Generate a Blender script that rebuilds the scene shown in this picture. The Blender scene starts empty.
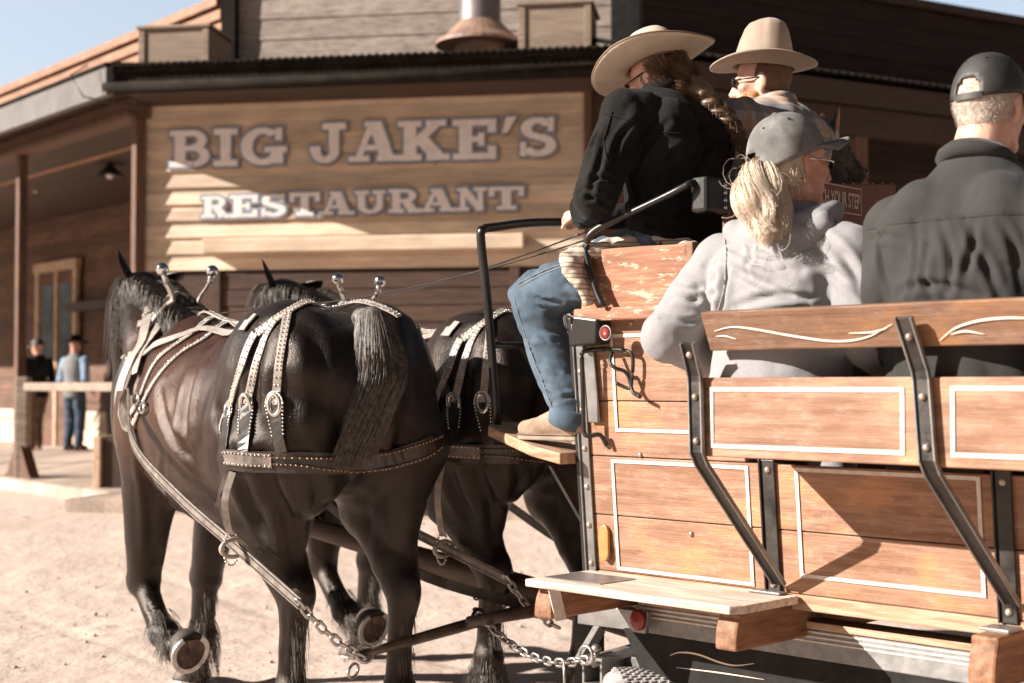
import bpy, math, random
from math import sin, cos, pi, radians as R
from mathutils import Vector as V, Matrix, Euler, noise
from mathutils.bvhtree import BVHTree
random.seed(7)
sc = bpy.context.scene
COL = sc.collection
# ------------------------------------------------------------------ camera maths
FPX = 1422.0; CH = 1.38; PITCH = R(1.75)
CAM = V((0, 0, CH))
def ray(px, py):
    f = V((0, cos(PITCH), sin(PITCH))); up = V((0, -sin(PITCH), cos(PITCH)))
    return (f + V((1, 0, 0)) * ((px - 512) / FPX) + up * ((341.5 - py) / FPX)).normalized()
def at(px, py, Y):
    d = ray(px, py); return CAM + d * (Y / d.y)
def onplane(px, py, p0, n):
    d = ray(px, py); return CAM + d * ((p0 - CAM).dot(n) / d.dot(n))
WO = V((.267, 4.733, 0)); WA = R(-45)
WM = Matrix.Translation(WO) @ Matrix.Rotation(WA, 4, 'Z'); WI = WM.inverted()
def wl(u, v, z): return WM @ V((u, v, z))
def wp(px, py, v=0.0):      # wagon local point on a plane parallel to its side
    return WI @ onplane(px, py, wl(0, v, 0), (WM.to_3x3() @ V((0, 1, 0))))
def wu(px, py, u=0.0):
    return WI @ onplane(px, py, wl(u, 0, 0), (WM.to_3x3() @ V((1, 0, 0))))
def wz(px, py, z): return WI @ onplane(px, py, V((0, 0, z)), V((0, 0, 1)))
# ------------------------------------------------------------------ objects
def link(o): COL.objects.link(o); return o
def tag(o, label=None, cat=None, group=None, kind=None):
    if label: o['label'] = label
    if cat: o['category'] = cat
    if group: o['group'] = group
    if kind: o['kind'] = kind
    return o
def empty(name, loc, rz=0, label=None, cat=None, group=None):
    o = bpy.data.objects.new(name, None); o.location = loc; o.rotation_euler = (0, 0, rz)
    o.empty_display_size = .1; link(o); return tag(o, label, cat, group)
def mobj(name, me, mat, parent=None, smooth=False, bevel=0, inv=None):
    if inv is not None: me.transform(inv)
    o = bpy.data.objects.new(name, me)
    if mat: me.materials.clear(); me.materials.append(mat)
    if smooth: me.polygons.foreach_set('use_smooth', [True] * len(me.polygons))
    if parent: o.parent = parent
    if bevel:
        b = o.modifiers.new('b', 'BEVEL'); b.width = bevel; b.segments = 2; b.limit_method = 'ANGLE'; b.angle_limit = R(40)
    return link(o)
def frame(d, up=V((0, 0, 1))):
    d = d.normalized()
    if abs(d.dot(up)) > .98: up = V((1, 0, 0))
    s = d.cross(up).normalized(); return s, s.cross(d).normalized()
class MB:
    def __init__(s): s.v = []; s.f = []
    def add(s, vs, fs):
        b = len(s.v); s.v += [V(x) for x in vs]; s.f += [tuple(i + b for i in f) for f in fs]; return s
    def box(s, a, b):
        x0, y0, z0 = a; x1, y1, z1 = b
        return s.add([(x0,y0,z0),(x1,y0,z0),(x1,y1,z0),(x0,y1,z0),(x0,y0,z1),(x1,y0,z1),(x1,y1,z1),(x0,y1,z1)],
                     [(3,2,1,0),(4,5,6,7),(0,1,5,4),(1,2,6,5),(2,3,7,6),(3,0,4,7)])
    def slab(s, pts, vec):      # polygon extruded by vec
        pts = [V(p) for p in pts]; n = len(pts); vec = V(vec)
        nn = V((0,0,0))
        for i in range(n): nn += (pts[i]-pts[0]).cross(pts[(i+1)%n]-pts[0])
        if nn.dot(vec) > 0: pts = pts[::-1]
        fs = [tuple(range(n)), tuple(range(2*n-1, n-1, -1))]
        for i in range(n):
            j = (i+1) % n; fs.append((j, i, i+n, j+n))
        return s.add(pts + [p+vec for p in pts], fs)
    def tube(s, pts, r, n=10, up=V((0,0,1)), flat=1.0, cap=True):
        pts = [V(p) for p in pts]; m = len(pts)
        rs = r if isinstance(r, (list, tuple)) else [r]*m
        vs = []; fs = []
        for i, p in enumerate(pts):
            d = (pts[min(i+1, m-1)] - pts[max(i-1, 0)])
            a, b = frame(d, up)
            for k in range(n):
                t = 2*pi*k/n; vs.append(p + a*cos(t)*rs[i] + b*sin(t)*rs[i]*flat)
        for i in range(m-1):
            for k in range(n):
                fs.append((i*n+k, i*n+(k+1)%n, (i+1)*n+(k+1)%n, (i+1)*n+k))
        if cap: fs += [tuple(range(n-1, -1, -1)), tuple(range((m-1)*n, m*n))]
        return s.add(vs, fs)
    def bar(s, pts, w, t, side):   # flat bar: width w along side, thickness t
        pts = [V(p) for p in pts]; m = len(pts); vs = []; fs = []
        for i, p in enumerate(pts):
            d = (pts[min(i+1, m-1)] - pts[max(i-1, 0)]).normalized()
            sd = V(side) if not isinstance(side, list) else V(side[i])
            a = (sd - d*sd.dot(d)).normalized(); b = d.cross(a)
            vs += [p+a*w/2+b*t/2, p-a*w/2+b*t/2, p-a*w/2-b*t/2, p+a*w/2-b*t/2]
        for i in range(m-1):
            for k in range(4): fs.append((i*4+k, i*4+(k+1)%4, (i+1)*4+(k+1)%4, (i+1)*4+k))
        fs += [(3,2,1,0), tuple(range((m-1)*4, m*4))]
        return s.add(vs, fs)
    def ell(s, c, r, rot=None, nu=14, nv=9):
        c = V(c); r = (r, r, r) if not hasattr(r, '__len__') else r
        M = rot if rot is not None else Matrix.Identity(3)
        vs = []; fs = []
        for j in range(1, nv):
            ph = pi*j/nv
            for i in range(nu):
                t = 2*pi*i/nu; vs.append(c + M @ V((r[0]*sin(ph)*cos(t), r[1]*sin(ph)*sin(t), r[2]*cos(ph))))
        top = len(vs); vs.append(c + M @ V((0,0,r[2]))); vs.append(c + M @ V((0,0,-r[2])))
        for j in range(nv-2):
            for i in range(nu):
                fs.append((j*nu+i, (j+1)*nu+i, (j+1)*nu+(i+1)%nu, j*nu+(i+1)%nu))
        for i in range(nu):
            fs.append((top, i, (i+1)%nu)); fs.append((top+1, (nv-2)*nu+(i+1)%nu, (nv-2)*nu+i))
        return s.add(vs, fs)
    def rc(s, p0, r0, p1, r1, flat=1.0, side=None, n=16):   # round cone
        p0 = V(p0); p1 = V(p1); d = p1-p0; L = d.length; d.normalize()
        a, b = frame(d, V(side) if side else V((0,0,1)))
        pts = []; q = 5
        for i in range(q+1):
            t = pi/2*i/q; pts.append((p0 - d*r0*cos(t), max(r0*sin(t), 1e-4)))
        for i in range(q+1):
            t = pi/2*i/q; pts.append((p1 + d*r1*sin(t), max(r1*cos(t), 1e-4)))
        vs = []; fs = []
        for p, rr in pts:
            for k in range(n):
                t = 2*pi*k/n; vs.append(p + a*cos(t)*rr + b*sin(t)*rr*flat)
        m = len(pts)
        for i in range(m-1):
            for k in range(n): fs.append((i*n+k, i*n+(k+1)%n, (i+1)*n+(k+1)%n, (i+1)*n+k))
        fs += [tuple(range(n-1, -1, -1)), tuple(range((m-1)*n, m*n))]
        return s.add(vs, fs)
    def chain(s, pts, rs, flat=1.0, side=None):
        for i in range(len(pts)-1): s.rc(pts[i], rs[i], pts[i+1], rs[i+1], flat, side)
        return s
    def lathe(s, prof, c=(0,0,0), axis=V((0,0,1)), n=24, warp=None):
        c = V(c); axis = V(axis).normalized(); a, b = frame(axis, V((0,1,0)))
        vs = []; fs = []
        for (r, h) in prof:
            for k in range(n):
                t = 2*pi*k/n; r_, h_ = (r, h) if warp is None else warp(r, h, t)
                vs.append(c + a*cos(t)*r_ + b*sin(t)*r_ + axis*h_)
        m = len(prof)
        for i in range(m-1):
            for k in range(n): fs.append((i*n+k, i*n+(k+1)%n, (i+1)*n+(k+1)%n, (i+1)*n+k))
        fs += [tuple(range(n-1, -1, -1)), tuple(range((m-1)*n, m*n))]
        return s.add(vs, fs)
    def loft(s, secs, n=24):   # secs: (center, sidevec, upvec, hw, hh_top, hh_bot)
        vs = []; fs = []
        for (c, a, b, hw, ht, hb) in secs:
            c = V(c); a = V(a); b = V(b)
            for k in range(n):
                t = 2*pi*k/n; y = sin(t)
                vs.append(c + a*cos(t)*hw + b*(y*ht if y > 0 else y*hb))
        m = len(secs)
        for i in range(m-1):
            for k in range(n): fs.append((i*n+k, i*n+(k+1)%n, (i+1)*n+(k+1)%n, (i+1)*n+k))
        fs += [tuple(range(n-1, -1, -1)), tuple(range((m-1)*n, m*n))]
        return s.add(vs, fs)
    def torus(s, c, R_, r, nrm, n=20, m=8, sx=1.0, sxdir=None):
        c = V(c); nrm = V(nrm).normalized(); a, b = frame(nrm, V(sxdir) if sxdir else V((0,0,1)))
        vs = []; fs = []
        for i in range(n):
            t = 2*pi*i/n; o = a*cos(t) + b*sin(t)*sx
            p = c + o*R_
            for k in range(m):
                q = 2*pi*k/m; vs.append(p + o.normalized()*cos(q)*r + nrm*sin(q)*r)
        for i in range(n):
            for k in range(m):
                fs.append((i*m+k, ((i+1)%n)*m+k, ((i+1)%n)*m+(k+1)%m, i*m+(k+1)%m))
        return s.add(vs, fs)
    def mesh(s, name='m'):
        me = bpy.data.meshes.new(name); me.from_pydata([tuple(v) for v in s.v], [], s.f); me.validate(); me.update(); return me
    def build(s, name, mat, parent=None, smooth=False, bevel=0, inv=None):
        return mobj(name, s.mesh(name), mat, parent, smooth, bevel, inv)
def fixnormals(me):
    import bmesh
    bm = bmesh.new(); bm.from_mesh(me); bmesh.ops.recalc_face_normals(bm, faces=bm.faces); bm.to_mesh(me); bm.free()
def blob(mb, voxel=.012, it=8, fac=.5):
    me = mb.mesh('tmp'); fixnormals(me)
    o = bpy.data.objects.new('tmp', me); link(o)
    r = o.modifiers.new('r', 'REMESH'); r.mode = 'VOXEL'; r.voxel_size = voxel
    if it:
        m = o.modifiers.new('s', 'SMOOTH'); m.factor = fac; m.iterations = it
    dg = bpy.context.evaluated_depsgraph_get(); dg.update()
    out = bpy.data.meshes.new_from_object(o.evaluated_get(dg), depsgraph=dg)
    bpy.data.objects.remove(o); return out
def displace(me, fn):
    vs = [v.co.copy() for v in me.vertices]; ns = [v.normal.copy() for v in me.vertices]
    for i, v in enumerate(me.vertices): v.co = vs[i] + ns[i]*fn(vs[i], ns[i])
    me.update()
def folds(me, amp=.008, sc_=(9, 9, 3), seed=0, ridge=True, mask=None, rot=None):
    off = V((seed*3.1, seed*1.7, seed*.9))
    def fn(p, n):
        q = rot @ p if rot is not None else p
        w = noise.noise_vector(q*3+off)*.25
        q = V((q.x*sc_[0], q.y*sc_[1], q.z*sc_[2])) + w*2 + off
        a = noise.noise(q)
        m = 1 if mask is None else mask(p)
        if not ridge: return amp*m*(a + noise.noise(q*2.3)*.35)
        b = abs(noise.noise(q*1.9 + V((5,2,8))))
        return amp*m*(abs(a)*2.6 + b*1.3 - 1.0)
    displace(me, fn)
def strands(paths, r0, r1, mb=None):
    mb = mb or MB(); vs = mb.v; fs = mb.f
    for pts in paths:
        m = len(pts); b0 = len(vs)
        for i, p in enumerate(pts):
            d = pts[min(i+1, m-1)] - pts[max(i-1, 0)]
            if d.length < 1e-6: d = V((0,0,-1))
            a, b = frame(d); rr = r0 + (r1-r0)*(i/(m-1))
            for k in range(3):
                t = 2*pi*k/3; vs.append(p + a*cos(t)*rr + b*sin(t)*rr)
        for i in range(m-1):
            for k in range(3):
                fs.append((b0+i*3+k, b0+i*3+(k+1)%3, b0+(i+1)*3+(k+1)%3, b0+(i+1)*3+k))
    return mb
# ------------------------------------------------------------------ materials
def creases(me, segs):
    import numpy as np
    n = len(me.vertices); co = np.empty(n*3); me.vertices.foreach_get('co', co); co = co.reshape(-1, 3)
    no = np.array([v.normal for v in me.vertices]); disp = np.zeros(n)
    for pts, w, h in segs:
        d = np.full(n, 1e9); tt = np.zeros(n); m = len(pts)-1
        for i in range(m):
            a = np.array(pts[i]); b = np.array(pts[i+1]); ab = b-a; t = np.clip(((co-a)@ab)/max(ab@ab, 1e-9), 0, 1)
            dd = np.linalg.norm(co - (a + t[:, None]*ab), axis=1); k = dd < d; d[k] = dd[k]; tt[k] = (i+t[k])/m
        fade = np.sin(np.clip(tt, .04, .96)*np.pi)**.6
        disp += h*fade*(.8*np.exp(-((d-1.7*w)/w)**2) - np.exp(-(d/w)**2))
    co = co + no*disp[:, None]; me.vertices.foreach_set('co', co.ravel()); me.update()
def crease_px(o, mw, segs):
    me = o.data; t = BVHTree.FromPolygons([mw @ v.co for v in me.vertices], [tuple(p.vertices) for p in me.polygons]); inv = mw.inverted(); out = []
    for pts, w, h in segs:
        L = []
        for x, y in pts:
            r = t.ray_cast(CAM, ray(x, y))
            if r[0] is not None: L.append(inv @ r[0])
        if len(L) > 1: out.append((smooth_pts(L, 3), w, h))
    creases(me, out)
def seam_px(o, mw, px, mat, w=.0035):
    me = o.data; t = BVHTree.FromPolygons([mw @ v.co for v in me.vertices], [tuple(p.vertices) for p in me.polygons]); inv = mw.inverted(); P = []
    for a, b in zip(px, px[1:]):
        for k in range(10):
            r = t.ray_cast(CAM, ray(a[0] + (b[0]-a[0])*k/10, a[1] + (b[1]-a[1])*k/10))
            if r[0] is not None: P.append(inv @ (r[0] + r[1]*.0015))
    if len(P) > 2: MB().tube(P, w/2, 5).build('seam', mat, o, True)
def newmat(name):
    m = bpy.data.materials.new(name); m.use_nodes = True; nt = m.node_tree
    return m, nt, nt.nodes['Principled BSDF']
def N(nt, t, **kw):
    n = nt.nodes.new(t)
    for k, v in kw.items():
        if k.startswith('_'): setattr(n, k[1:], v)
        else: n.inputs[k.replace('__', ' ')].default_value = v
    return n
def ramp(nt, fac, stops):
    r = nt.nodes.new('ShaderNodeValToRGB'); e = r.color_ramp.elements
    while len(e) < len(stops): e.new(.5)
    for i, (p, c) in enumerate(stops):
        e[i].position = p; e[i].color = (*c, 1) if len(c) == 3 else c
    nt.links.new(fac, r.inputs[0]); return r.outputs[0]
def coords(nt, scale=(1,1,1), rot=(0,0,0)):
    tc = nt.nodes.new('ShaderNodeTexCoord'); mp = nt.nodes.new('ShaderNodeMapping')
    mp.inputs['Scale'].default_value = scale; mp.inputs['Rotation'].default_value = rot
    nt.links.new(tc.outputs['Object'], mp.inputs[0]); return mp.outputs[0]
def bump(nt, b, h, strength=.3, dist=.01):
    n = nt.nodes.new('ShaderNodeBump'); n.inputs['Strength'].default_value = strength; n.inputs['Distance'].default_value = dist
    nt.links.new(h, n.inputs['Height']); nt.links.new(n.outputs[0], b.inputs['Normal'])
def noisy(nt, vec, scale, detail=5, rough=.6):
    n = N(nt, 'ShaderNodeTexNoise', Scale=scale, Detail=detail, Roughness=rough); nt.links.new(vec, n.inputs[0]); return n.outputs[0]
def surf(name, c1, c2, rough=.6, scale=8, metal=0, stretch=(1,1,1), bmp=.2, bdist=.004, fine=60, spec=.5, c3=None, sheen=0, rough2=None):
    m, nt, b = newmat(name)
    vec = coords(nt, stretch)
    n1 = noisy(nt, vec, scale)
    stops = [(.35, c1), (.65, c2)]
    if c3: stops.append((.74, c3))
    nt.links.new(ramp(nt, n1, stops), b.inputs['Base Color'])
    b.inputs['Roughness'].default_value = rough; b.inputs['Metallic'].default_value = metal
    b.inputs['Specular IOR Level'].default_value = spec
    if rough2 is not None:
        mr = N(nt, 'ShaderNodeMapRange'); nt.links.new(n1, mr.inputs[0]); mr.inputs['From Min'].default_value = .35; mr.inputs['From Max'].default_value = .65
        mr.inputs['To Min'].default_value = rough; mr.inputs['To Max'].default_value = rough2; nt.links.new(mr.outputs[0], b.inputs['Roughness'])
    if sheen: b.inputs['Sheen Weight'].default_value = sheen
    if bmp: bump(nt, b, noisy(nt, vec, fine), bmp, bdist)
    return m
def mul(nt, a, bfac, lo, hi):   # multiply colour a by a value mapped lo..hi
    mr = N(nt, 'ShaderNodeMapRange'); nt.links.new(bfac, mr.inputs[0]); mr.inputs['To Min'].default_value = lo; mr.inputs['To Max'].default_value = hi
    mx = nt.nodes.new('ShaderNodeMix'); mx.data_type = 'RGBA'; mx.blend_type = 'MULTIPLY'; mx.inputs[0].default_value = 1
    nt.links.new(a, mx.inputs[6])
    cb = nt.nodes.new('ShaderNodeCombineColor')
    for i in range(3): nt.links.new(mr.outputs[0], cb.inputs[i])
    nt.links.new(cb.outputs[0], mx.inputs[7]); return mx.outputs[2]
def wood(name, stops, grain=(1.2, 16, 16), rough=.6, scale=3.0, plank=None, patch=None, bmp=.35, spec=.4, rot=(0,0,0)):
    """grain runs along local x; plank=(axis, size) varies tone board by board; patch=(colour, amount) worn spots"""
    m, nt, b = newmat(name)
    vec = coords(nt, grain, rot); n1 = noisy(nt, vec, scale, 7, .65)
    col = ramp(nt, n1, stops)
    big = noisy(nt, coords(nt, (1, 2.5, 2.5)), 2.2, 4)
    col = mul(nt, col, big, .62, 1.38)
    if plank:
        tc = nt.nodes.new('ShaderNodeTexCoord'); sx = nt.nodes.new('ShaderNodeSeparateXYZ'); nt.links.new(tc.outputs['Object'], sx.inputs[0])
        d = N(nt, 'ShaderNodeMath', _operation='DIVIDE'); nt.links.new(sx.outputs[plank[0]], d.inputs[0]); d.inputs[1].default_value = plank[1]
        fl = N(nt, 'ShaderNodeMath', _operation='FLOOR'); nt.links.new(d.outputs[0], fl.inputs[0])
        wn = nt.nodes.new('ShaderNodeTexWhiteNoise'); wn.noise_dimensions = '1D'; nt.links.new(fl.outputs[0], wn.inputs['W'])
        col = mul(nt, col, wn.outputs[0], .78, 1.2)
    if patch:
        n3 = noisy(nt, coords(nt, (2.5, 9, 9)), 4.5, 8, .72)
        a = .62 - patch[1]
        msk = ramp(nt, n3, [(a, (0,0,0)), (a+.05, (1,1,1))])
        mx = nt.nodes.new('ShaderNodeMix'); mx.data_type = 'RGBA'
        nt.links.new(msk, mx.inputs[0]); nt.links.new(col, mx.inputs[6]); mx.inputs[7].default_value = (*patch[0], 1); col = mx.outputs[2]
    nt.links.new(col, b.inputs['Base Color']); b.inputs['Roughness'].default_value = rough; b.inputs['Specular IOR Level'].default_value = spec
    fine = noisy(nt, coords(nt, (grain[0]*2, grain[1]*3, grain[2]*3)), scale*2, 4)
    bump(nt, b, fine, bmp, .004); return m
M = {}
M['wagon'] = wood('varnished_wood', [(.27, (.08,.034,.018)), (.42, (.25,.11,.055)), (.55, (.37,.185,.10)), (.76, (.52,.35,.24))], scale=2.4, plank=(2, .19), patch=((.56,.27,.09), .0), rough=.5)
def wagonwood(name, k=1.0, seed=0.0, lines=True):
    m, nt, b = newmat(name)
    tc = nt.nodes.new('ShaderNodeTexCoord')
    def mp(s): q = nt.nodes.new('ShaderNodeMapping'); q.inputs['Scale'].default_value = s; q.inputs['Location'].default_value = (seed, seed, seed); nt.links.new(tc.outputs['Object'], q.inputs[0]); return q.outputs[0]
    g1 = noisy(nt, mp((.9, 13, 13)), 3.2, 8, .7); g2 = noisy(nt, mp((2.2, 90, 90)), 3, 5, .7); bl = noisy(nt, mp((1.3, 2.6, 2.6)), 2.6, 7, .62); wr = noisy(nt, mp((3.5, 10, 10)), 3.6, 9, .78)
    col = ramp(nt, g1, [(.30, tuple(c*k for c in (.17,.082,.045))), (.45, tuple(c*k for c in (.235,.12,.072))), (.6, tuple(c*k for c in (.30,.17,.11))), (.78, tuple(c*k for c in (.39,.265,.185)))])
    def mixin(col, fac, c):
        mx = nt.nodes.new('ShaderNodeMix'); mx.data_type = 'RGBA'; nt.links.new(fac, mx.inputs[0]); nt.links.new(col, mx.inputs[6]); mx.inputs[7].default_value = (*[q*k for q in c], 1); return mx.outputs[2]
    col = mixin(col, ramp(nt, bl, [(.50, (0,0,0)), (.62, (.8,)*3)]), (.42,.20,.085))      # remaining varnish
    col = mixin(col, ramp(nt, bl, [(.28, (.8,)*3), (.42, (0,0,0))]), (.20,.095,.052))
    col = mixin(col, ramp(nt, wr, [(.52, (0,0,0)), (.74, (.6,)*3)]), (.44,.34,.26))        # bare scuffs
    col = mixin(col, ramp(nt, wr, [(.24, (.9,)*3), (.33, (0,0,0))]), (.10,.045,.025))
    col = mul(nt, col, g2, .55, 1.45)
    nt.links.new(col, b.inputs['Base Color'])
    mr = N(nt, 'ShaderNodeMapRange'); nt.links.new(bl, mr.inputs[0]); mr.inputs['From Min'].default_value = .35; mr.inputs['From Max'].default_value = .65; mr.inputs['To Min'].default_value = .75; mr.inputs['To Max'].default_value = .42
    nt.links.new(mr.outputs[0], b.inputs['Roughness']); b.inputs['Specular IOR Level'].default_value = .35
    ad = N(nt, 'ShaderNodeMath', _operation='MULTIPLY_ADD'); nt.links.new(g1, ad.inputs[0]); ad.inputs[1].default_value = 1.5; nt.links.new(g2, ad.inputs[2])
    bump(nt, b, ad.outputs[0], .5, .003); return m
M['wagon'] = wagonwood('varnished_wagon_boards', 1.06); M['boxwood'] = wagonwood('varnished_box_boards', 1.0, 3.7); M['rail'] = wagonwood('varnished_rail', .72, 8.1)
M['wagon2'] = wood('worn_wood', [(.3, (.15,.08,.045)), (.48, (.36,.21,.125)), (.7, (.54,.38,.27))], scale=3, rough=.62)
M['railo'] = wood('rail_wood', [(.3, (.12,.055,.025)), (.5, (.26,.135,.065)), (.7, (.38,.23,.13))], scale=2.5, rough=.5)
M['chip'] = wood('chipped_paint_wood', [(.3, (.17,.07,.04)), (.55, (.32,.145,.08)), (.7, (.42,.23,.14))], scale=3, patch=((.50,.37,.28), .075), rough=.7)
M['grey_wood'] = wood('bare_grey_wood', [(.3, (.30,.22,.17)), (.5, (.56,.46,.38)), (.7, (.74,.66,.58))], scale=3, rough=.8)
M['beam'] = wood('beam_wood', [(.3, (.10,.045,.022)), (.5, (.22,.10,.05)), (.7, (.33,.18,.10))], grain=(14, 1.5, 14), scale=3, rough=.6)
M['endgrain'] = wood('end_grain', [(.3, (.30,.16,.09)), (.5, (.50,.34,.22)), (.7, (.66,.5,.38))], grain=(8, 8, 3), scale=3, rough=.7)
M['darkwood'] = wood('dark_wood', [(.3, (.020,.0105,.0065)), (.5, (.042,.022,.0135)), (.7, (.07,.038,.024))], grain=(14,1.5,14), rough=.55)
M['polewood'] = wood('pole_wood', [(.3, (.03,.016,.01)), (.5, (.06,.032,.02)), (.7, (.1,.055,.035))], rough=.5)
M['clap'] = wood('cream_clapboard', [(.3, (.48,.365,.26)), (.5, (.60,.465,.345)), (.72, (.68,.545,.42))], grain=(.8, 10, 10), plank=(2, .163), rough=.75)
M['facade'] = wood('brown_facade', [(.3, (.032,.016,.010)), (.5, (.062,.031,.019)), (.7, (.10,.052,.033))], plank=(2, .2), rough=.7)
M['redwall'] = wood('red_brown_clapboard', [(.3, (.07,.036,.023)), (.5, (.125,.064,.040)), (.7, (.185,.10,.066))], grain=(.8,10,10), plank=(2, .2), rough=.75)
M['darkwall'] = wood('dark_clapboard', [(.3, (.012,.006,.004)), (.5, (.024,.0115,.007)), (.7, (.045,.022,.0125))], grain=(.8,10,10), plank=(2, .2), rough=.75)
M['oldwhite'] = wood('weathered_white_boards', [(.3, (.20,.16,.13)), (.5, (.34,.28,.24)), (.7, (.45,.38,.34))], grain=(2.0,9,9), plank=(2, .22), patch=((.07,.05,.035), .02), rough=.85)
M['orangewood'] = wood('orange_board', [(.3, (.17,.085,.05)), (.5, (.30,.155,.095)), (.7, (.40,.23,.15))], rough=.7)
M['post'] = wood('post_wood', [(.3, (.06,.03,.018)), (.5, (.11,.055,.033)), (.7, (.17,.095,.06))], grain=(14,14,1.2), rough=.7)
M['greyfascia'] = surf('grey_fascia', (.11,.10,.095), (.155,.14,.135), .8, 3)
M['darkroof'] = surf('dark_roofing', (.012,.0095,.0075), (.024,.019,.0145), .9, 6, spec=.1)
M['rust'] = surf('rusty_tin', (.20,.12,.085), (.30,.19,.14), .6, 6, bmp=.1)
M['tin'] = surf('galvanised_tin', (.16,.14,.135), (.26,.23,.22), .45, 5, metal=.5)
M['white'] = surf('white_line_paint', (.50,.43,.37), (.66,.60,.54), .6, 30, c3=(.42,.28,.18), bmp=.1)
M['pin'] = surf('pinstripe_paint', (.62,.5,.38), (.74,.62,.5), .6, 30, bmp=0)
M['letter'] = surf('letter_paint', (.68,.61,.59), (.80,.73,.70), .7, 14, bmp=0)
M['letterline'] = surf('letter_outline_paint', (.19,.22,.28), (.26,.29,.35), .7, 14, bmp=0)
M['lettershade'] = surf('letter_shade_paint', (.20,.10,.07), (.25,.14,.10), .7, 14, bmp=0)
M['iron'] = surf('worn_black_iron', (.022,.020,.019), (.06,.052,.046), .34, 14, metal=.55, rough2=.55, bmp=.25, spec=.6)
M['blackpaint'] = surf('black_paint', (.012,.011,.010), (.022,.02,.018), .3, 10, bmp=.1)
M['oldiron'] = surf('rusty_bar', (.05,.035,.026), (.12,.085,.065), .4, 14, metal=.4, bmp=.3)
M['mattblack'] = surf('matt_black_steel', (.010,.009,.0085), (.022,.02,.018), .75, 12, bmp=.2, spec=.2)
M['trace'] = surf('worn_trace_leather', (.13,.105,.09), (.27,.225,.19), .5, 24, bmp=.3, spec=.4)
M['brownhair'] = surf('short_brown_hair', (.10,.05,.028), (.17,.09,.05), .7, 60, bmp=.6)
M['steel'] = surf('grey_steel', (.17,.165,.16), (.30,.285,.27), .42, 9, metal=.6, bmp=.15)
M['chain'] = surf('chain_steel', (.35,.33,.31), (.52,.49,.46), .35, 30, metal=.85)
M['bolt'] = surf('bolt_metal', (.30,.22,.17), (.5,.42,.36), .4, 30, metal=.6)
M['chassis'] = surf('grey_frame_paint', (.16,.155,.15), (.26,.25,.24), .5, 25, bmp=.2)
M['chrome'] = surf('chrome', (.75,.75,.76), (.85,.85,.86), .08, 5, metal=1, bmp=0)
M['leather'] = surf('black_leather', (.022,.017,.014), (.05,.038,.03), .33, 20, bmp=.2)
M['strap'] = surf('pale_worn_strap', (.27,.23,.195), (.46,.40,.35), .45, 26, bmp=.25, c3=(.3,.22,.17))
M['stud'] = surf('nickel_stud', (.62,.58,.53), (.75,.71,.66), .22, 10, metal=.9, bmp=0)
M['copper'] = surf('copper_stud', (.50,.27,.15), (.62,.36,.2), .3, 10, metal=.7, bmp=0)
M['red'] = surf('red_reflector', (.16,.02,.014), (.26,.035,.02), .3, 60, bmp=.3)
M['amber'] = surf('amber_reflector', (.42,.17,.045), (.52,.22,.07), .4, 60, bmp=.3)
M['rubber'] = surf('tyre_rubber', (.20,.19,.185), (.36,.34,.33), .8, 20, bmp=.2)
M['denim'] = surf('blue_denim', (.055,.080,.108), (.105,.142,.182), .9, 9, fine=420, bmp=.5, bdist=.002, sheen=.03, c3=(.15,.20,.26), spec=.1)
M['bluejeans'] = surf('dark_denim', (.03,.045,.075), (.05,.07,.11), .9, 7)
M['blackcloth'] = surf('black_cotton', (.008,.007,.0065), (.017,.0155,.0145), .9, 6, fine=350, bmp=.25, bdist=.001, sheen=.03, spec=.1)
M['greycloth'] = surf('charcoal_cotton', (.033,.031,.0295), (.047,.045,.043), .9, 5, fine=380, bmp=.3, bdist=.001, sheen=.06, spec=.12)
M['hoodie'] = surf('grey_marl_fleece', (.25,.242,.248), (.29,.282,.288), .95, 160, fine=300, bmp=.3, bdist=.0015, sheen=.12, spec=.1)
M['darkpants'] = surf('dark_trousers', (.03,.028,.028), (.05,.047,.046), .85, 9)
M['capgrey'] = surf('washed_grey_canvas', (.12,.115,.11), (.27,.26,.25), .92, 11, fine=300, bmp=.4, bdist=.002)
M['capblack'] = surf('black_cap_cloth', (.016,.015,.015), (.05,.047,.044), .6, 9, fine=300, bmp=.3, bdist=.001)
M['skin'] = surf('skin', (.50,.25,.17), (.62,.34,.24), .5, 22, bmp=.15, spec=.4)
M['skinpink'] = surf('fair_skin', (.56,.31,.23), (.68,.42,.32), .5, 22, bmp=.15, spec=.4)
M['straw'] = surf('straw_felt', (.46,.375,.29), (.56,.47,.37), .75, 12, fine=160, bmp=.3, bdist=.002)
M['tanfelt'] = surf('tan_felt', (.28,.205,.15), (.36,.27,.205), .85, 7, fine=200, bmp=.2, bdist=.002, sheen=.2)
M['hatband'] = surf('brown_band', (.14,.08,.05), (.2,.12,.08), .6, 9)
M['darkhair'] = surf('brown_grey_hair', (.07,.04,.022), (.20,.12,.07), .45, 22, c3=(.40,.33,.27))
M['blond'] = surf('blonde_hair', (.60,.48,.36), (.70,.59,.47), .5, 12, c3=(.76,.68,.57))
M['beard'] = surf('ginger_beard', (.42,.17,.06), (.55,.26,.11), .6, 60)
M['greyhair'] = surf('short_grey_hair', (.34,.27,.22), (.5,.42,.36), .7, 90, bmp=.8)
M['boot'] = surf('tan_boot_suede', (.25,.175,.125), (.38,.28,.20), .9, 16, bmp=.5, spec=.2)
M['sole'] = surf('pale_rubber_sole', (.26,.20,.15), (.36,.29,.22), .8, 9)
M['glass_dark'] = surf('dark_lens', (.01,.01,.01), (.02,.018,.016), .1, 9, bmp=0)
M['dogfur'] = surf('dark_dog_fur', (.02,.015,.012), (.10,.075,.06), .8, 18)
M['orangefur'] = surf('ginger_fur', (.42,.2,.09), (.5,.26,.13), .8, 30)
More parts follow.
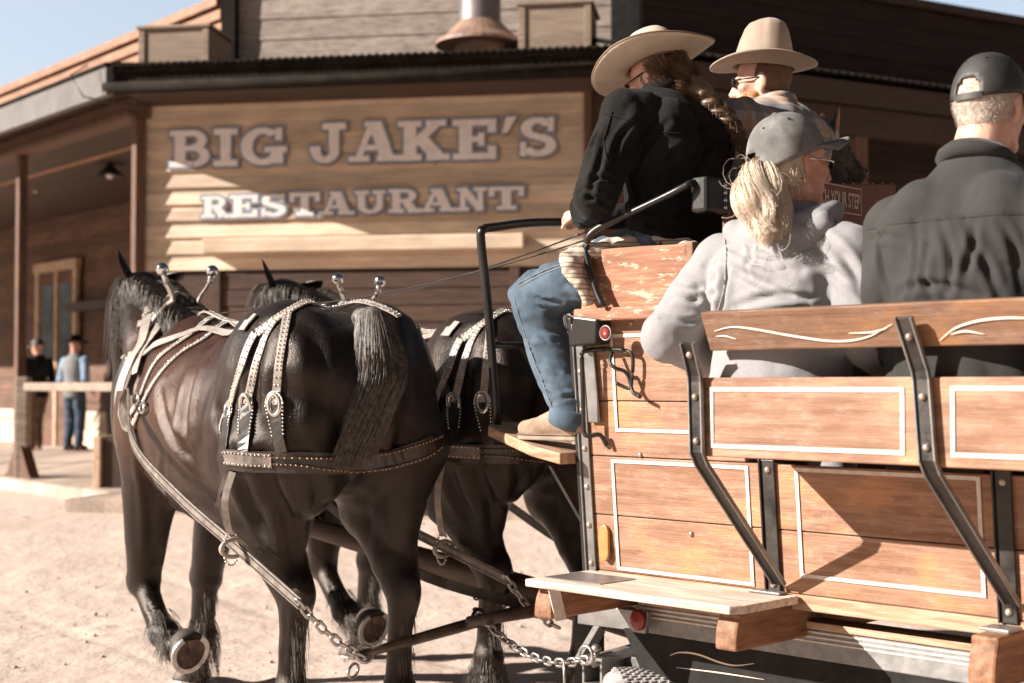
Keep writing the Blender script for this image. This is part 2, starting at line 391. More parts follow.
M['hoof'] = surf('hoof_horn', (.03,.022,.018), (.11,.085,.065), .6, 16, bmp=.3)
M['shoe'] = surf('horseshoe_steel', (.42,.40,.38), (.58,.55,.52), .4, 20, metal=.7)
M['sole_dirt'] = surf('hoof_sole', (.055,.035,.025), (.16,.10,.075), .8, 26, bmp=.6)
M['mane'] = surf('black_mane', (.030,.024,.020), (.15,.125,.105), .5, 50, spec=.4)
M['pane'] = surf('window_pane', (.015,.02,.025), (.10,.12,.14), .08, 2, bmp=0)
M['signtext'] = surf('pale_sign_paint', (.55,.42,.30), (.62,.5,.38), .7, 9, bmp=0)
M['redsign'] = surf('red_brown_sign', (.16,.045,.028), (.20,.06,.035), .6, 9, bmp=.1)
def horsecoat():
    m, nt, b = newmat('horse_coat')
    tc = nt.nodes.new('ShaderNodeTexCoord'); sx = nt.nodes.new('ShaderNodeSeparateXYZ'); nt.links.new(tc.outputs['Object'], sx.inputs[0])
    nz = noisy(nt, coords(nt, (1.4,1.4,1)), 2.6, 5)
    # brown barrel, black legs, rump and face: the animal's own colouring
    g = N(nt, 'ShaderNodeMapRange'); nt.links.new(sx.outputs[2], g.inputs[0]); g.inputs['From Min'].default_value = .75; g.inputs['From Max'].default_value = 1.2
    f = N(nt, 'ShaderNodeMapRange'); nt.links.new(sx.outputs[0], f.inputs[0]); f.inputs['From Min'].default_value = -.1; f.inputs['From Max'].default_value = .7
    f2 = N(nt, 'ShaderNodeMapRange'); nt.links.new(sx.outputs[0], f2.inputs[0]); f2.inputs['From Min'].default_value = 1.75; f2.inputs['From Max'].default_value = 1.45
    mu = N(nt, 'ShaderNodeMath', _operation='MULTIPLY'); nt.links.new(g.outputs[0], mu.inputs[0]); nt.links.new(f.outputs[0], mu.inputs[1])
    mu2 = N(nt, 'ShaderNodeMath', _operation='MULTIPLY'); nt.links.new(mu.outputs[0], mu2.inputs[0]); nt.links.new(f2.outputs[0], mu2.inputs[1])
    ad = N(nt, 'ShaderNodeMath', _operation='MULTIPLY_ADD'); nt.links.new(nz, ad.inputs[0]); ad.inputs[1].default_value = .8
    sub = N(nt, 'ShaderNodeMath', _operation='MULTIPLY_ADD'); nt.links.new(mu2.outputs[0], sub.inputs[0]); sub.inputs[1].default_value = .62; sub.inputs[2].default_value = -.2
    nt.links.new(sub.outputs[0], ad.inputs[2])
    col = ramp(nt, ad.outputs[0], [(.1, (.006,.0045,.004)), (.36, (.013,.008,.006)), (.70, (.028,.012,.0075)), (1.0, (.068,.028,.0155))])
    col = mul(nt, col, noisy(nt, coords(nt, (16, 16, 5)), 9, 6, .75), .25, 1.9)
    nt.links.new(col, b.inputs['Base Color']); b.inputs['Specular IOR Level'].default_value = .42
    mr = N(nt, 'ShaderNodeMapRange'); nt.links.new(noisy(nt, coords(nt), 7, 7), mr.inputs[0]); mr.inputs['From Min'].default_value = .35; mr.inputs['From Max'].default_value = .7
    mr.inputs['To Min'].default_value = .22; mr.inputs['To Max'].default_value = .46; nt.links.new(mr.outputs[0], b.inputs['Roughness'])
    b.inputs['Specular Tint'].default_value = (1, .86, .76, 1)
    h1 = noisy(nt, coords(nt, (15, 15, 4)), 9, 6, .75); h2 = noisy(nt, coords(nt, (1, 1, 1)), 16, 6, .65)
    ad = N(nt, 'ShaderNodeMath', _operation='MULTIPLY_ADD'); nt.links.new(h2, ad.inputs[0]); ad.inputs[1].default_value = .5; nt.links.new(h1, ad.inputs[2])
    bump(nt, b, ad.outputs[0], .7, .004); return m
M['coat'] = horsecoat()
def plaid():
    m, nt, b = newmat('plaid_flannel')
    tc = nt.nodes.new('ShaderNodeTexCoord'); sx = nt.nodes.new('ShaderNodeSeparateXYZ'); nt.links.new(tc.outputs['Object'], sx.inputs[0])
    def band(src, per, off, wid):
        a = N(nt, 'ShaderNodeMath', _operation='MULTIPLY_ADD'); nt.links.new(src, a.inputs[0]); a.inputs[1].default_value = 1/per; a.inputs[2].default_value = off
        fr = N(nt, 'ShaderNodeMath', _operation='FRACT'); nt.links.new(a.outputs[0], fr.inputs[0])
        l = N(nt, 'ShaderNodeMath', _operation='LESS_THAN'); nt.links.new(fr.outputs[0], l.inputs[0]); l.inputs[1].default_value = wid; return l.outputs[0]
    col = None
    base = (.38,.32,.28)
    def mixc(prev, fac, c, amt):
        mx = nt.nodes.new('ShaderNodeMix'); mx.data_type = 'RGBA'
        q = N(nt, 'ShaderNodeMath', _operation='MULTIPLY'); nt.links.new(fac, q.inputs[0]); q.inputs[1].default_value = amt
        nt.links.new(q.outputs[0], mx.inputs[0])
        if prev is None: mx.inputs[6].default_value = (*base, 1)
        else: nt.links.new(prev, mx.inputs[6])
        mx.inputs[7].default_value = (*c, 1); return mx.outputs[2]
    col = mixc(None, band(sx.outputs[2], .11, .1, .42), (.12,.13,.15), .62)
    col = mixc(col, band(sx.outputs[1], .11, .1, .42), (.12,.13,.15), .62)
    col = mixc(col, band(sx.outputs[2], .11, .55, .12), (.42,.24,.12), .7)
    col = mixc(col, band(sx.outputs[1], .11, .55, .12), (.42,.24,.12), .7)
    nt.links.new(col, b.inputs['Base Color']); b.inputs['Roughness'].default_value = .9
    bump(nt, b, noisy(nt, coords(nt), 200), .3, .002); return m
M['plaid'] = plaid()
def striped():
    m, nt, b = newmat('striped_blanket')
    vec = coords(nt, (1,1,1)); w = N(nt, 'ShaderNodeTexWave', Scale=9, Distortion=1.0); w.bands_direction = 'Z'
    nt.links.new(vec, w.inputs[0])
    nt.links.new(ramp(nt, w.outputs[1], [(.2, (.52,.44,.37)), (.5, (.40,.31,.24)), (.72, (.12,.085,.06)), (.9, (.45,.37,.3))]), b.inputs['Base Color'])
    b.inputs['Roughness'].default_value = .95; bump(nt, b, noisy(nt, vec, 150), .5, .003); return m
M['blanket'] = striped()
def dirt():
    m, nt, b = newmat('dusty_ground')
    vec = coords(nt); n1 = noisy(nt, vec, .8, 8, .65); n2 = noisy(nt, vec, 14, 6, .7)
    col = ramp(nt, n1, [(.3, (.49,.375,.31)), (.55, (.56,.44,.37)), (.75, (.62,.505,.43))])
    col = mul(nt, col, n2, .86, 1.14)
    sc1 = noisy(nt, coords(nt, (1, .55, 1)), 2.3, 7, .7); col = mul(nt, col, sc1, .86, 1.14)
    vo = N(nt, 'ShaderNodeTexVoronoi', Scale=26.0); nt.links.new(vec, vo.inputs[0])
    col = mul(nt, col, ramp(nt, vo.outputs[0], [(.04, (.3,)*3), (.12, (1,)*3)]), .55, 1.0)
    nt.links.new(col, b.inputs['Base Color']); b.inputs['Roughness'].default_value = .95
    ad = N(nt, 'ShaderNodeMath', _operation='MULTIPLY_ADD'); nt.links.new(noisy(nt, vec, 5, 6), ad.inputs[0]); ad.inputs[1].default_value = 2.5; nt.links.new(n2, ad.inputs[2])
    bump(nt, b, ad.outputs[0], .5, .02); return m
M['dirt'] = dirt()
M['vent'] = wood('vent_wood', [(.3, (.20,.14,.10)), (.5, (.24,.18,.135)), (.7, (.34,.26,.20))], rough=.8)
M['railwood'] = wood('weathered_rail_wood', [(.3, (.16,.12,.09)), (.5, (.27,.21,.165)), (.7, (.36,.29,.24))], rough=.8)
M['deck'] = wood('pale_boardwalk', [(.3, (.36,.28,.22)), (.5, (.46,.36,.29)), (.7, (.54,.44,.36))], grain=(9,1,9), plank=(0, .2), rough=.85)
# ================================================================== SETTING
def gz(x, y):
    t = min(1, max(0, (y - 8.2) / 4.6)); return .25 * t * t * (3 - 2 * t)
def ground():
    xs = [-400, -150, -60, -30] + [-20 + i * .5 for i in range(31)] + [-4.5 + i * .045 for i in range(140)] + [2 + i * .5 for i in range(37)] + [30, 60, 150, 400]
    ys = [-60, -20, -5] + [i * .4 for i in range(0, 11)] + [4.3 + i * .045 for i in range(130)] + [10.4 + i * .4 for i in range(64)] + [40, 60, 100, 200, 600]
    rnd = random.Random(4); prints = [(rnd.uniform(-4.2, 1.6), 4.4 + 5.6 * rnd.random(), rnd.uniform(.075, .11), rnd.uniform(.6, 1), rnd.random() * 6) for i in range(150)]
    cells = {}
    for p in prints:
        for a in (-1, 0, 1):
            for b in (-1, 0, 1): cells.setdefault((int(p[0] // .3) + a, int(p[1] // .3) + b), []).append(p)
    def dent(x, y):
        z = .007 * noise.noise(V((x * 5, y * 5, 1))) + .003 * noise.noise(V((x * 13, y * 13, 2)))
        for (cx, cy, r, k, a) in cells.get((int(x // .3), int(y // .3)), ()):
            d = math.hypot(x - cx, y - cy) / r
            if d < 2: z += k * (-.009 * math.exp(-(d * 1.2) ** 4) + .004 * math.exp(-((d - 1.15) / .25) ** 2))
        for xc, w_ in ((.55, .08), (-.9, .07)):
            d = (x - (xc - (y - 6) * .78)) / w_; z -= .007 * math.exp(-d * d * d * d) - .003 * math.exp(-((abs(d) - 1.4) / .4) ** 2)
        return z
    vs = []; fs = []
    for y in ys:
        for x in xs:
            near = abs(x) < 21 and 0 <= y < 36
            vs.append((x, y, gz(x, y) + (.012 * noise.noise(V((x * 1.7, y * 1.7, 3))) if near else 0) + (dent(x, y) if -4.6 < x < 1.9 and 4.2 < y < 10.3 else 0)))
    w = len(xs)
    for j in range(len(ys) - 1):
        for i in range(w - 1): fs.append((j*w+i, j*w+i+1, (j+1)*w+i+1, (j+1)*w+i))
    me = bpy.data.meshes.new('ground'); me.from_pydata(vs, [], fs)
    tag(mobj('ground', me, M['dirt'], smooth=True), kind='structure')
    st = MB(); rnd = random.Random(3)
    for i in range(700):
        y = 4.2 + 9 * rnd.random() ** 1.3; x = (rnd.random() - .62) * y * .8
        r = .004 + .014 * rnd.random() ** 3
        st.ell((x, y, gz(x, y) + r * .3), (r, r * .8, r * .6), Euler((0, 0, rnd.random() * 6)).to_matrix(), 6, 4)
    tag(st.build('gravel', surf('pebbles', (.36,.26,.2), (.52,.41,.33), .9, 20), smooth=True), 'small pale stones scattered over the dusty ground', 'gravel', kind='stuff')
ground()
def FM(o, d):
    d = V((d[0], d[1], 0)).normalized(); a = math.atan2(d.y, d.x)
    return Matrix.Translation(V(o)) @ Matrix.Rotation(a, 4, 'Z')
FA = FM((-3.62, 14.0, 0), (.987, -.1606))
FL = FM((-3.68, 13.95, 0), (.65, -.76))
FR = FM((1.117, 13.23, 0), (.88, .47))
def fp(F, px, py, y=0.0):     # pixel onto a vertical plane of a wall frame -> local coords
    return F.inverted() @ onplane(px, py, F @ V((0, y, 0)), F.to_3x3() @ V((0, 1, 0)))
building = empty('restaurant_building', (-3.62, 14.0, 0), 0, 'weathered wooden restaurant building with a cream clapboard front, porch and painted lettering', 'building')
BI = Matrix.Translation((-3.62, 14.0, 0)).inverted()
def bpart(name, mb, mat, F, smooth=False, bevel=0, parent=building, label=None):
    me = mb.mesh(name) if isinstance(mb, MB) else mb
    o = mobj(name, me, mat, parent, smooth, bevel)
    if parent is building: o.matrix_local = BI @ F
    if label: o['label'] = label
    return o
def clap(x0, x1, z0, z1, ex=.163, out=.022, y=0.0, holes=()):
    mb = MB(); z = z1; rnd = random.Random(int(x1 * 97 + z1 * 13))
    while z > z0 + .01:
        zb = max(z0, z - ex)
        segs = [(x0, x1)]
        for (hx0, hx1, hz0, hz1) in holes:
            if zb < hz1 and z > hz0:
                ns = []
                for a, b in segs:
                    if hx0 > a: ns.append((a, min(b, hx0)))
                    if hx1 < b: ns.append((max(a, hx1), b))
                segs = [s for s in ns if s[1] - s[0] > .01]
        for a, b in segs:
            j = rnd.uniform(-.003, .003)
            mb.slab([(a, y - .004, z), (a, y - out - j, zb), (a, y + .05, zb), (a, y + .05, z)], (b - a, 0, 0))
        z = zb
    return mb
# --- front with the painted name
bpart('painted_clapboard_wall', clap(0, 4.355, 2.50, 4.13, out=.032), M['clap'], FA)
bpart('lower_front_wall', MB().box((0, .0, .3), (4.355, .1, 2.498)), M['facade'], FA)
ed = MB().box((-.10, -.05, .36), (-.002, .1, 4.2)).box((4.357, -.05, .36), (4.43, .1, 4.16)); ed.box((-.1, -.035, 4.13), (4.36, .09, 4.2))
bpart('corner_board', ed, M['post'], FA, bevel=.005)
bpart('side_panel', MB().box((4.432, .0, .3), (4.95, .1, 4.3)), M['facade'], FA)
a = fp(FA, 205, 240, -.1); b = fp(FA, 524, 256, -.1)
bpart('serving_ledge', MB().box((a.x, -.17, 2.66), (b.x, -.024, 2.80)), M['clap'], FA, bevel=.006)
h = MB()
h.box((a.x + .05, -.06, 1.2), (b.x - .05, -.003, 1.28)); h.box((a.x + .05, -.06, 1.28), (a.x + .14, -.003, 2.49)); h.box((b.x - .14, -.06, 1.28), (b.x - .05, -.003, 2.49))
for i in range(7):
    z = 1.32 + i * .165; h.box((a.x + .142, -.03 - .004 * (i % 2), z), (b.x - .142, -.003, z + .155))
bpart('window_shutter', h, M['facade'], FA, bevel=.004)
# --- letters of the painted name
def glyph(ch):
    L = []
    r = lambda *a: L.append(('r', a)); q = lambda *a: L.append(('q', a)); a_ = lambda *a: L.append(('a', a)); l = lambda *a: L.append(('l', a))
    w = 1.0
    if ch == 'B': r(0,0,.55,.15); r(0,.85,.55,1); r(.12,0,.38,1); r(.3,.44,.6,.58); a_(.55,.73,.34,.27,-90,90,.22,.15); a_(.58,.29,.38,.29,-90,90,.23,.15); w = .96
    elif ch == 'I': r(0,0,.62,.16); r(0,.84,.62,1); r(.18,0,.44,1); w = .62
    elif ch == 'G': a_(.48,.5,.48,.5,48,335,.25,.16); r(.52,.34,1.0,.48); r(.70,.05,.92,.42); r(.76,.66,.90,.98); w = 1
    elif ch == 'J': r(.34,.84,.96,1); r(.52,.28,.78,.95); a_(.41,.29,.37,.29,180,360,.25,.16); r(.02,.26,.28,.42); w = .96
    elif ch == 'A': r(-.02,0,.42,.14); r(.60,0,1.10,.14); q((.12,.1),(.27,.1),(.56,.98),(.42,.98)); q((.66,.1),(.95,.1),(.68,1),(.38,1)); r(.26,.28,.76,.41); r(.32,.88,.68,1); w = 1.08
    elif ch == 'K': r(0,0,.50,.15); r(0,.85,.50,1); r(.13,0,.39,1); l(.36,.42,.82,.92,.17); l(.46,.58,.86,.08,.25); r(.60,.86,1.02,1); r(.62,0,1.1,.15); w = 1.08
    elif ch == 'E': r(0,0,.88,.15); r(0,.85,.88,1); r(.13,0,.39,1); r(.3,.44,.62,.57); r(.72,.02,.88,.33); r(.72,.67,.88,.98); r(.52,.34,.64,.66); w = .88
    elif ch == "'": q((.1,.62),(.26,.62),(.52,1),(.22,1)); w = .5
    elif ch == 'S': a_(.45,.72,.40,.28,20,262,.25,.15); a_(.47,.285,.43,.285,-160,82,.25,.15); l(.28,.56,.66,.43,.15); r(.70,.64,.84,.99); r(.03,.02,.17,.37); w = .92
    elif ch == 'R': r(0,0,.50,.15); r(0,.85,.55,1); r(.12,0,.38,1); r(.3,.44,.6,.57); a_(.55,.72,.35,.28,-90,90,.23,.15); l(.55,.5,.82,.08,.25); r(.64,0,1.04,.15); w = 1.02
    elif ch == 'T': r(0,.84,1,1); r(.37,0,.63,1); r(.22,0,.78,.15); r(0,.60,.15,.9); r(.85,.60,1,.9); w = 1
    elif ch == 'U': r(0,.86,.46,1); r(.60,.86,1.02,1); r(.10,.34,.34,.95); r(.72,.34,.92,.95); a_(.51,.36,.41,.36,180,360,.24,.15); w = 1.02
    elif ch == 'N': r(0,0,.42,.14); r(0,.86,.36,1); r(.12,0,.30,1); r(.74,0,.92,1); r(.60,.86,1.06,1); l(.24,.94,.82,.06,.24); w = 1.06
    return L, w
def letter_mesh(items, e, y0):   # items: (char, x, z, width, height)
    mb = MB(); k = [0]
    def put(pts):
        k[0] += 1; y = y0 - .0002 * (k[0] % 12); b = len(mb.v)
        mb.v += [V((x, y, z)) for x, z in pts]
        A = sum(pts[i][0]*pts[(i+1)%len(pts)][1]-pts[(i+1)%len(pts)][0]*pts[i][1] for i in range(len(pts)))
        ids = tuple(range(b, b+len(pts))); mb.f.append(ids if A > 0 else ids[::-1])
    for ch, X, Z, W, H in items:
        L, w = glyph(ch); sx = W / w
        T = lambda p: (X + p[0]*sx, Z + p[1]*H)
        for t, a in L:
            if t == 'r':
                (x0, z0), (x1, z1) = T(a[:2]), T(a[2:]); put([(x0-e, z0-e), (x1+e, z0-e), (x1+e, z1+e), (x0-e, z1+e)])
            elif t == 'q':
                P = [T(p) for p in a]; cx = sum(p[0] for p in P)/4; cz = sum(p[1] for p in P)/4
                put([(p[0] + e*1.3*(1 if p[0] > cx else -1), p[1] + e*(1 if p[1] > cz else -1)) for p in P])
            elif t == 'l':
                p, q_ = T(a[:2]), T(a[2:4]); d = V((q_[0]-p[0], q_[1]-p[1], 0)).normalized(); n = V((-d.y, d.x, 0)); hw = a[4]*sx/2 + e
                p = V((*p, 0)) - d*e; q_ = V((*q_, 0)) + d*e
                put([((p+n*hw).x, (p+n*hw).y), ((p-n*hw).x, (p-n*hw).y), ((q_-n*hw).x, (q_-n*hw).y), ((q_+n*hw).x, (q_+n*hw).y)])
            else:
                cx, cz, rx, rz, a0, a1, wx, wz = a; n = 18
                C0 = T((cx, cz)); Rx = rx*sx+e; Rz = rz*H+e; rx_ = (rx-wx)*sx-e; rz_ = (rz-wz)*H-e
                de = 4 if e else 0
                for i in range(n):
                    t0 = R(a0-de + (a1-a0+2*de)*i/n); t1 = R(a0-de + (a1-a0+2*de)*(i+1)/n)
                    put([(C0[0]+Rx*cos(t0), C0[1]+Rz*sin(t0)), (C0[0]+Rx*cos(t1), C0[1]+Rz*sin(t1)), (C0[0]+rx_*cos(t1), C0[1]+rz_*sin(t1)), (C0[0]+rx_*cos(t0), C0[1]+rz_*sin(t0))])
    return mb
row1 = [('B',170,210,130,167.5),('I',214,238,128.5,166.5),('G',241,287,127,166),('J',310,346,123,163.5),('A',350,400,121,162),('K',398,449,120,161),('E',453,496,119,160),("'",499,516,117,159),('S',519,557,117,157)]
row2 = [('R',202,229,196,218),('E',230,258,195,217.5),('S',261,287,194,217),('T',290,320,192.5,216),('A',320,354,191.5,215),('U',355,386,190.5,214),('R',389,420,189,213),('A',420,456,188.5,212),('N',457,487,187.5,211),('T',489,524,186.5,210)]
items = []
for ch, x0, x1, y0, y1 in row1 + row2:
    p0 = fp(FA, x0, y1, -.03); p1 = fp(FA, x1, y0, -.03); items.append((ch, p0.x, p0.z, p1.x-p0.x, p1.z-p0.z))
for w0, w1 in ((0, 3), (3, 9), (9, 19)):
    it_ = items[w0:w1]
    bpart('painted_letter_shade', letter_mesh([(c, x+.016, z-.013, w, h_) for c, x, z, w, h_ in it_], .016, -.0375), M['lettershade'], FA)
    bpart('painted_letter_outline', letter_mesh(it_, .021, -.0405), M['letterline'], FA)
    bpart('painted_word', letter_mesh(it_, 0, -.0435), M['letter'], FA)
# --- front eave
ev = MB().box((.0, -.85, 4.10), (5.3, -.77, 4.27)); ev.slab([(.02, -.87, 4.272), (-.6, 1.6, 4.57), (-.6, 1.6, 4.62), (.02, -.87, 4.33)], (5.3, 0, 0))
bpart('eave_fascia', ev, M['darkroof'], FA)
co = MB()
n = 150
vs = []
for i in range(n + 1):
    x = .0 + 5.32 * i / n; dz = .009 * (1 if i % 2 else -1)
    vs += [(x, -.92, 4.35 + dz), (x, 1.6, 4.66 + dz), (x, 1.6, 4.64 + dz), (x, -.92, 4.33 + dz)]
for i in range(n):
    for k in range(4): co.f.append((i*4+k, i*4+(k+1)%4, (i+1)*4+(k+1)%4, (i+1)*4+k))
co.v = [V(v) for v in vs]
bpart('corrugated_roof', co, M['darkroof'], FA)
bpart('gutter', MB().tube([(-.02, -.90, 4.14), (5.3, -.90, 4.14)], .045, 10), M['darkroof'], FA, True)
bpart('soffit', MB().box((.05, -.768, 4.14), (5.3, -.04, 4.17)), M['facade'], FA)
# --- upper wall above the eave
pl = fp(FA, 239, 30, 1.0); prr = fp(FA, 611, 30, 1.0)
bpart('upper_wall', clap(pl.x, prr.x, 4.3, 7.2, .22, .015, 1.0), M['oldwhite'], FA)
bpart('upper_corner_post', MB().box((pl.x - .16, .9, 4.3), (pl.x - .01, 1.1, 7.2)), M['darkroof'], FA)
bpart('upper_corner_post', MB().box((prr.x + .01, .9, 4.3), (prr.x + .35, 1.1, 7.2)), M['mattblack'], FA)
# chimney and vents on the eave roof
c0 = fp(FA, 480, 30, .1)
ch = MB().lathe([(.20, 4.7), (.20, 5.2), (.203, 5.22), (.20, 5.24), (.20, 6.6)], (c0.x, .1, 0), n=36)
bpart('chimney_pipe', ch, M['tin'], FA)
cz = MB().lathe([(.43, 4.63), (.425, 4.66), (.33, 4.73), (.24, 4.82), (.205, 4.86), (.202, 4.86)], (c0.x, .1, 0), n=28)
cz.lathe([(.25, 4.5), (.25, 4.7)], (c0.x, .1, 0), n=20)
bpart('chimney_flashing', cz, M['rust'], FA)
for (x0, x1, y0, y1, m) in ((140, 208, 27, 62, 'grey_wood'), (520, 590, 3, 42, 'grey_wood')):
    p = fp(FA, x0, y1, -.5); q = fp(FA, x1, y0, -.5)
    v = MB().box((p.x, -.5, p.z - .25), (q.x, .1, q.z)); v.box((p.x - .03, -.53, q.z), (q.x + .03, .13, q.z + .03))
    v.box((p.x - .012, -.515, p.z - .25), (p.x + .05, -.502, q.z)); v.box((q.x - .05, -.515, p.z - .25), (q.x + .012, -.502, q.z))
    bpart('roof_vent_box', v, M['vent'], FA, bevel=.004)
# --- left wing: porch
def fl(px, py, y): return fp(FL, px, py, y)
lw = clap(-16, 1.2, .36, 4.3, .2, .02, 3.5, holes=())
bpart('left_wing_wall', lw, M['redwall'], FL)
pt = MB()
for x in (0, -2.96, -5.9, -8.9): pt.box((x - .075, -.075, .36), (x + .075, .075, 4.02))
for i, x in enumerate((0, -2.96, -5.9, -8.9)):
    bpart('porch_post', MB().box((x - .052, -.052, .36), (x + .052, .052, 4.0)), M['post'], FL, bevel=.008)
bpart('porch_beam', MB().box((-16, -.09, 4.003), (.08, .09, 4.2)).box((-16, -.15, 4.0), (.08, -.093, 4.05)), M['post'], FL)
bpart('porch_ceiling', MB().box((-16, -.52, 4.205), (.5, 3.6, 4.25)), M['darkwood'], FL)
z1 = fl(60, 92, -.95).z; 
bpart('side_fascia', MB().box((-16, -.62, 4.07), (.60, -.54, 4.33)), M['greyfascia'], FL, label='sunlit grey painted board along the left eave')
# left roof / parapet seen above the eave
pa = fl(110, 46, 1.2); XE = fl(226, 4, 1.2).x
rb = MB()
rb.box((-16, 1.2, 4.2), (XE, 1.3, pa.z - .36)); rb.box((-16, 1.15, pa.z - .355), (XE, 1.3, pa.z - .27)); rb.box((-16, 1.13, pa.z - .235), (XE, 1.3, pa.z - .13)); rb.box((-16, 1.08, pa.z - .10), (XE, 1.3, pa.z))
bpart('side_parapet', rb, M['orangewood'], FL, bevel=.004, label='sun-bleached orange boards above the left porch roof')
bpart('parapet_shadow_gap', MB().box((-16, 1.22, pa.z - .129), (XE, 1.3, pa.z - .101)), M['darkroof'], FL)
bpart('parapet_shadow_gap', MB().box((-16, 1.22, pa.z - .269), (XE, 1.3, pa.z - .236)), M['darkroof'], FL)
bpart('sunlit_wall_foot', clap(-16, 1.2, .37, .95, .145, .03, 3.47), M['clap'], FL, label='sunlit foot of the left wing wall, the light put in as paler boards')  # cream boards stand in for the sunlit strip below the porch shade
bpart('side_roof', MB().slab([(-16, -.64, 4.335), (.61, -.64, 4.335), (.9, 1.19, 4.55), (-16, 1.19, 4.55)], (0, 0, .03)), M['darkroof'], FL)
ca = MB().tube([FA @ V((-.20, -.87, 4.36)), FA @ V((-.32, -.97, 4.25)), FA @ V((-.2, -.95, 4.05)), FA @ V((.1, -.9, 3.98)), FA @ V((.3, -.6, 4.02))], .008, 6)
bpart('drip_cable', ca, M['blackpaint'], Matrix.Identity(4), True)
# double window door on the left wing wall
d0 = fl(39, 385, 3.45); d1 = fl(81, 268, 3.45)
dr = MB(); X0, X1, Z1 = d0.x, d1.x, d1.z
fr = MB()
fr.box((X0, 3.36, .36), (X0 + .13, 3.44, Z1)); fr.box((X1 - .13, 3.36, .36), (X1, 3.44, Z1)); fr.box((X0 - .05, 3.34, Z1), (X1 + .05, 3.44, Z1 + .16))
xm = (X0 + X1) / 2; fr.box((xm - .05, 3.37, .36), (xm + .05, 3.44, Z1))
door = bpart('double_door', MB().box((X0 + .13, 3.405, .36), (xm - .05, 3.43, Z1)).box((xm + .05, 3.405, .36), (X1 - .13, 3.43, Z1)), M['redwall'], FL)
bpart('door_frame', fr, M['endgrain'], FL, bevel=.005)
for (p0, p1) in ((X0 + .22, xm - .13), (xm + .13, X1 - .22)):
    g = MB().box((p0, 3.385, Z1 - 1.55), (p1, 3.402, Z1 - .22)); o = mobj('glass_pane', g.mesh('g'), M['pane'], door)
d2 = fl(110, 440, 3.45); d3 = fl(128, 305, 3.45)
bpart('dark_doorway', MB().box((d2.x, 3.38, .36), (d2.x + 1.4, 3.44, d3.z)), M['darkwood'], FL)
d4 = fl(70, 312, 3.3); d5 = fl(118, 302, 3.3)
bpart('wall_shelf', MB().box((d4.x, 3.2, d4.z), (d5.x, 3.44, d4.z + .14)), M['darkwood'], FL)
# --- right wing
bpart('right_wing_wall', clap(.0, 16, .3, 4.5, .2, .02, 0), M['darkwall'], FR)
rz = fp(FR, 960, 9.5, .6).z; zz = fp(FR, 880, 79, -.9).z
XR = fp(FR, 642, 30, .6).x; XQ = fp(FR, 640, 60, -.95).x
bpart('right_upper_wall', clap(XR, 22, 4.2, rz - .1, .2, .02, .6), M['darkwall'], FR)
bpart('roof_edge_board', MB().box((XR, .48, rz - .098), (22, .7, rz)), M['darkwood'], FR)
co = MB(); vs = []; n = 330
for i in range(n + 1):
    x = XQ + 17 * i / n; dz = .010 * (1 if i % 2 else -1)
    vs += [(x, -.95, zz + dz), (x, .59, zz + .45 + dz), (x, .59, zz + .42 + dz), (x, -.95, zz - .02 + dz)]
for i in range(n):
    for k in range(4): co.f.append((i*4+k, i*4+(k+1)%4, (i+1)*4+(k+1)%4, (i+1)*4+k))
co.v = [V(v) for v in vs]
bpart('right_porch_roof', co, M['darkroof'], FR)
bpart('right_porch_beam', MB().box((-.2, -.82, zz - .55), (16, -.7, zz - .28)).box((-.6, -.9, zz - .27), (16, -.85, zz - .06)), M['darkwood'], FR)
for i in range(3):
    px = fp(FR, 858, 150, -.76).x + i * 3.2
    bpart('right_porch_post', MB().box((px - .075, -.82, .36), (px + .075, -.70, zz - .553)), M['post'], FR, bevel=.006)
# --- boardwalk
bw = MB()
def L2(F, x, y): p = F @ V((x, y, 0)); return (p.x, p.y)
poly = [L2(FL, -16, -.35), L2(FL, .3, -.35), L2(FA, -.1, -1.35), L2(FA, 5.2, -1.35), L2(FR, 16, -1.35), L2(FR, 16, 2), L2(FA, 2, 3), L2(FL, -16, 4.5)]
bw.slab([(x, y, .36) for x, y in poly][::-1], (0, 0, -.5))
tag(bw.build('boardwalk', M['deck']), kind='structure')
kb = MB()
for a_, b_ in zip(poly[:4], poly[1:5]):
    p = V((*a_, .30)); q = V((*b_, .30)); kb.bar([p, q], .13, .09, (0, 0, 1))
tag(kb.build('boardwalk_kerb', M['deck']), kind='structure')
# --- hanging lamps under the porch
def hanging_lamp(px, py, y, lit, label):
    p = FL @ fl(px, py, y)
    r = empty('hanging_lamp', (p.x, p.y, 4.2), 0, label, 'lamp', 'lamps hanging under the left porch')
    dz = p.z - 4.2
    MB().tube([(0, 0, 0), (0, 0, dz + .16)], .012, 8).build('stem', M['blackpaint'], r, True)
    MB().lathe([(.03, dz + .17), (.05, dz + .12), (.19, dz), (.185, dz - .005), (.04, dz + .1)], n=20).build('lamp_shade', M['greyfascia'] if lit else M['blackpaint'], r, True)
    MB().ell((0, 0, dz + .01), .05).build('bulb', M['letter'], r, True)
hanging_lamp(35, 190, 1.9, True, 'pale enamel lamp hanging under the porch beside the outer post')
hanging_lamp(110, 176, 1.6, False, 'dark hanging lamp under the porch near the corner post of the painted front')
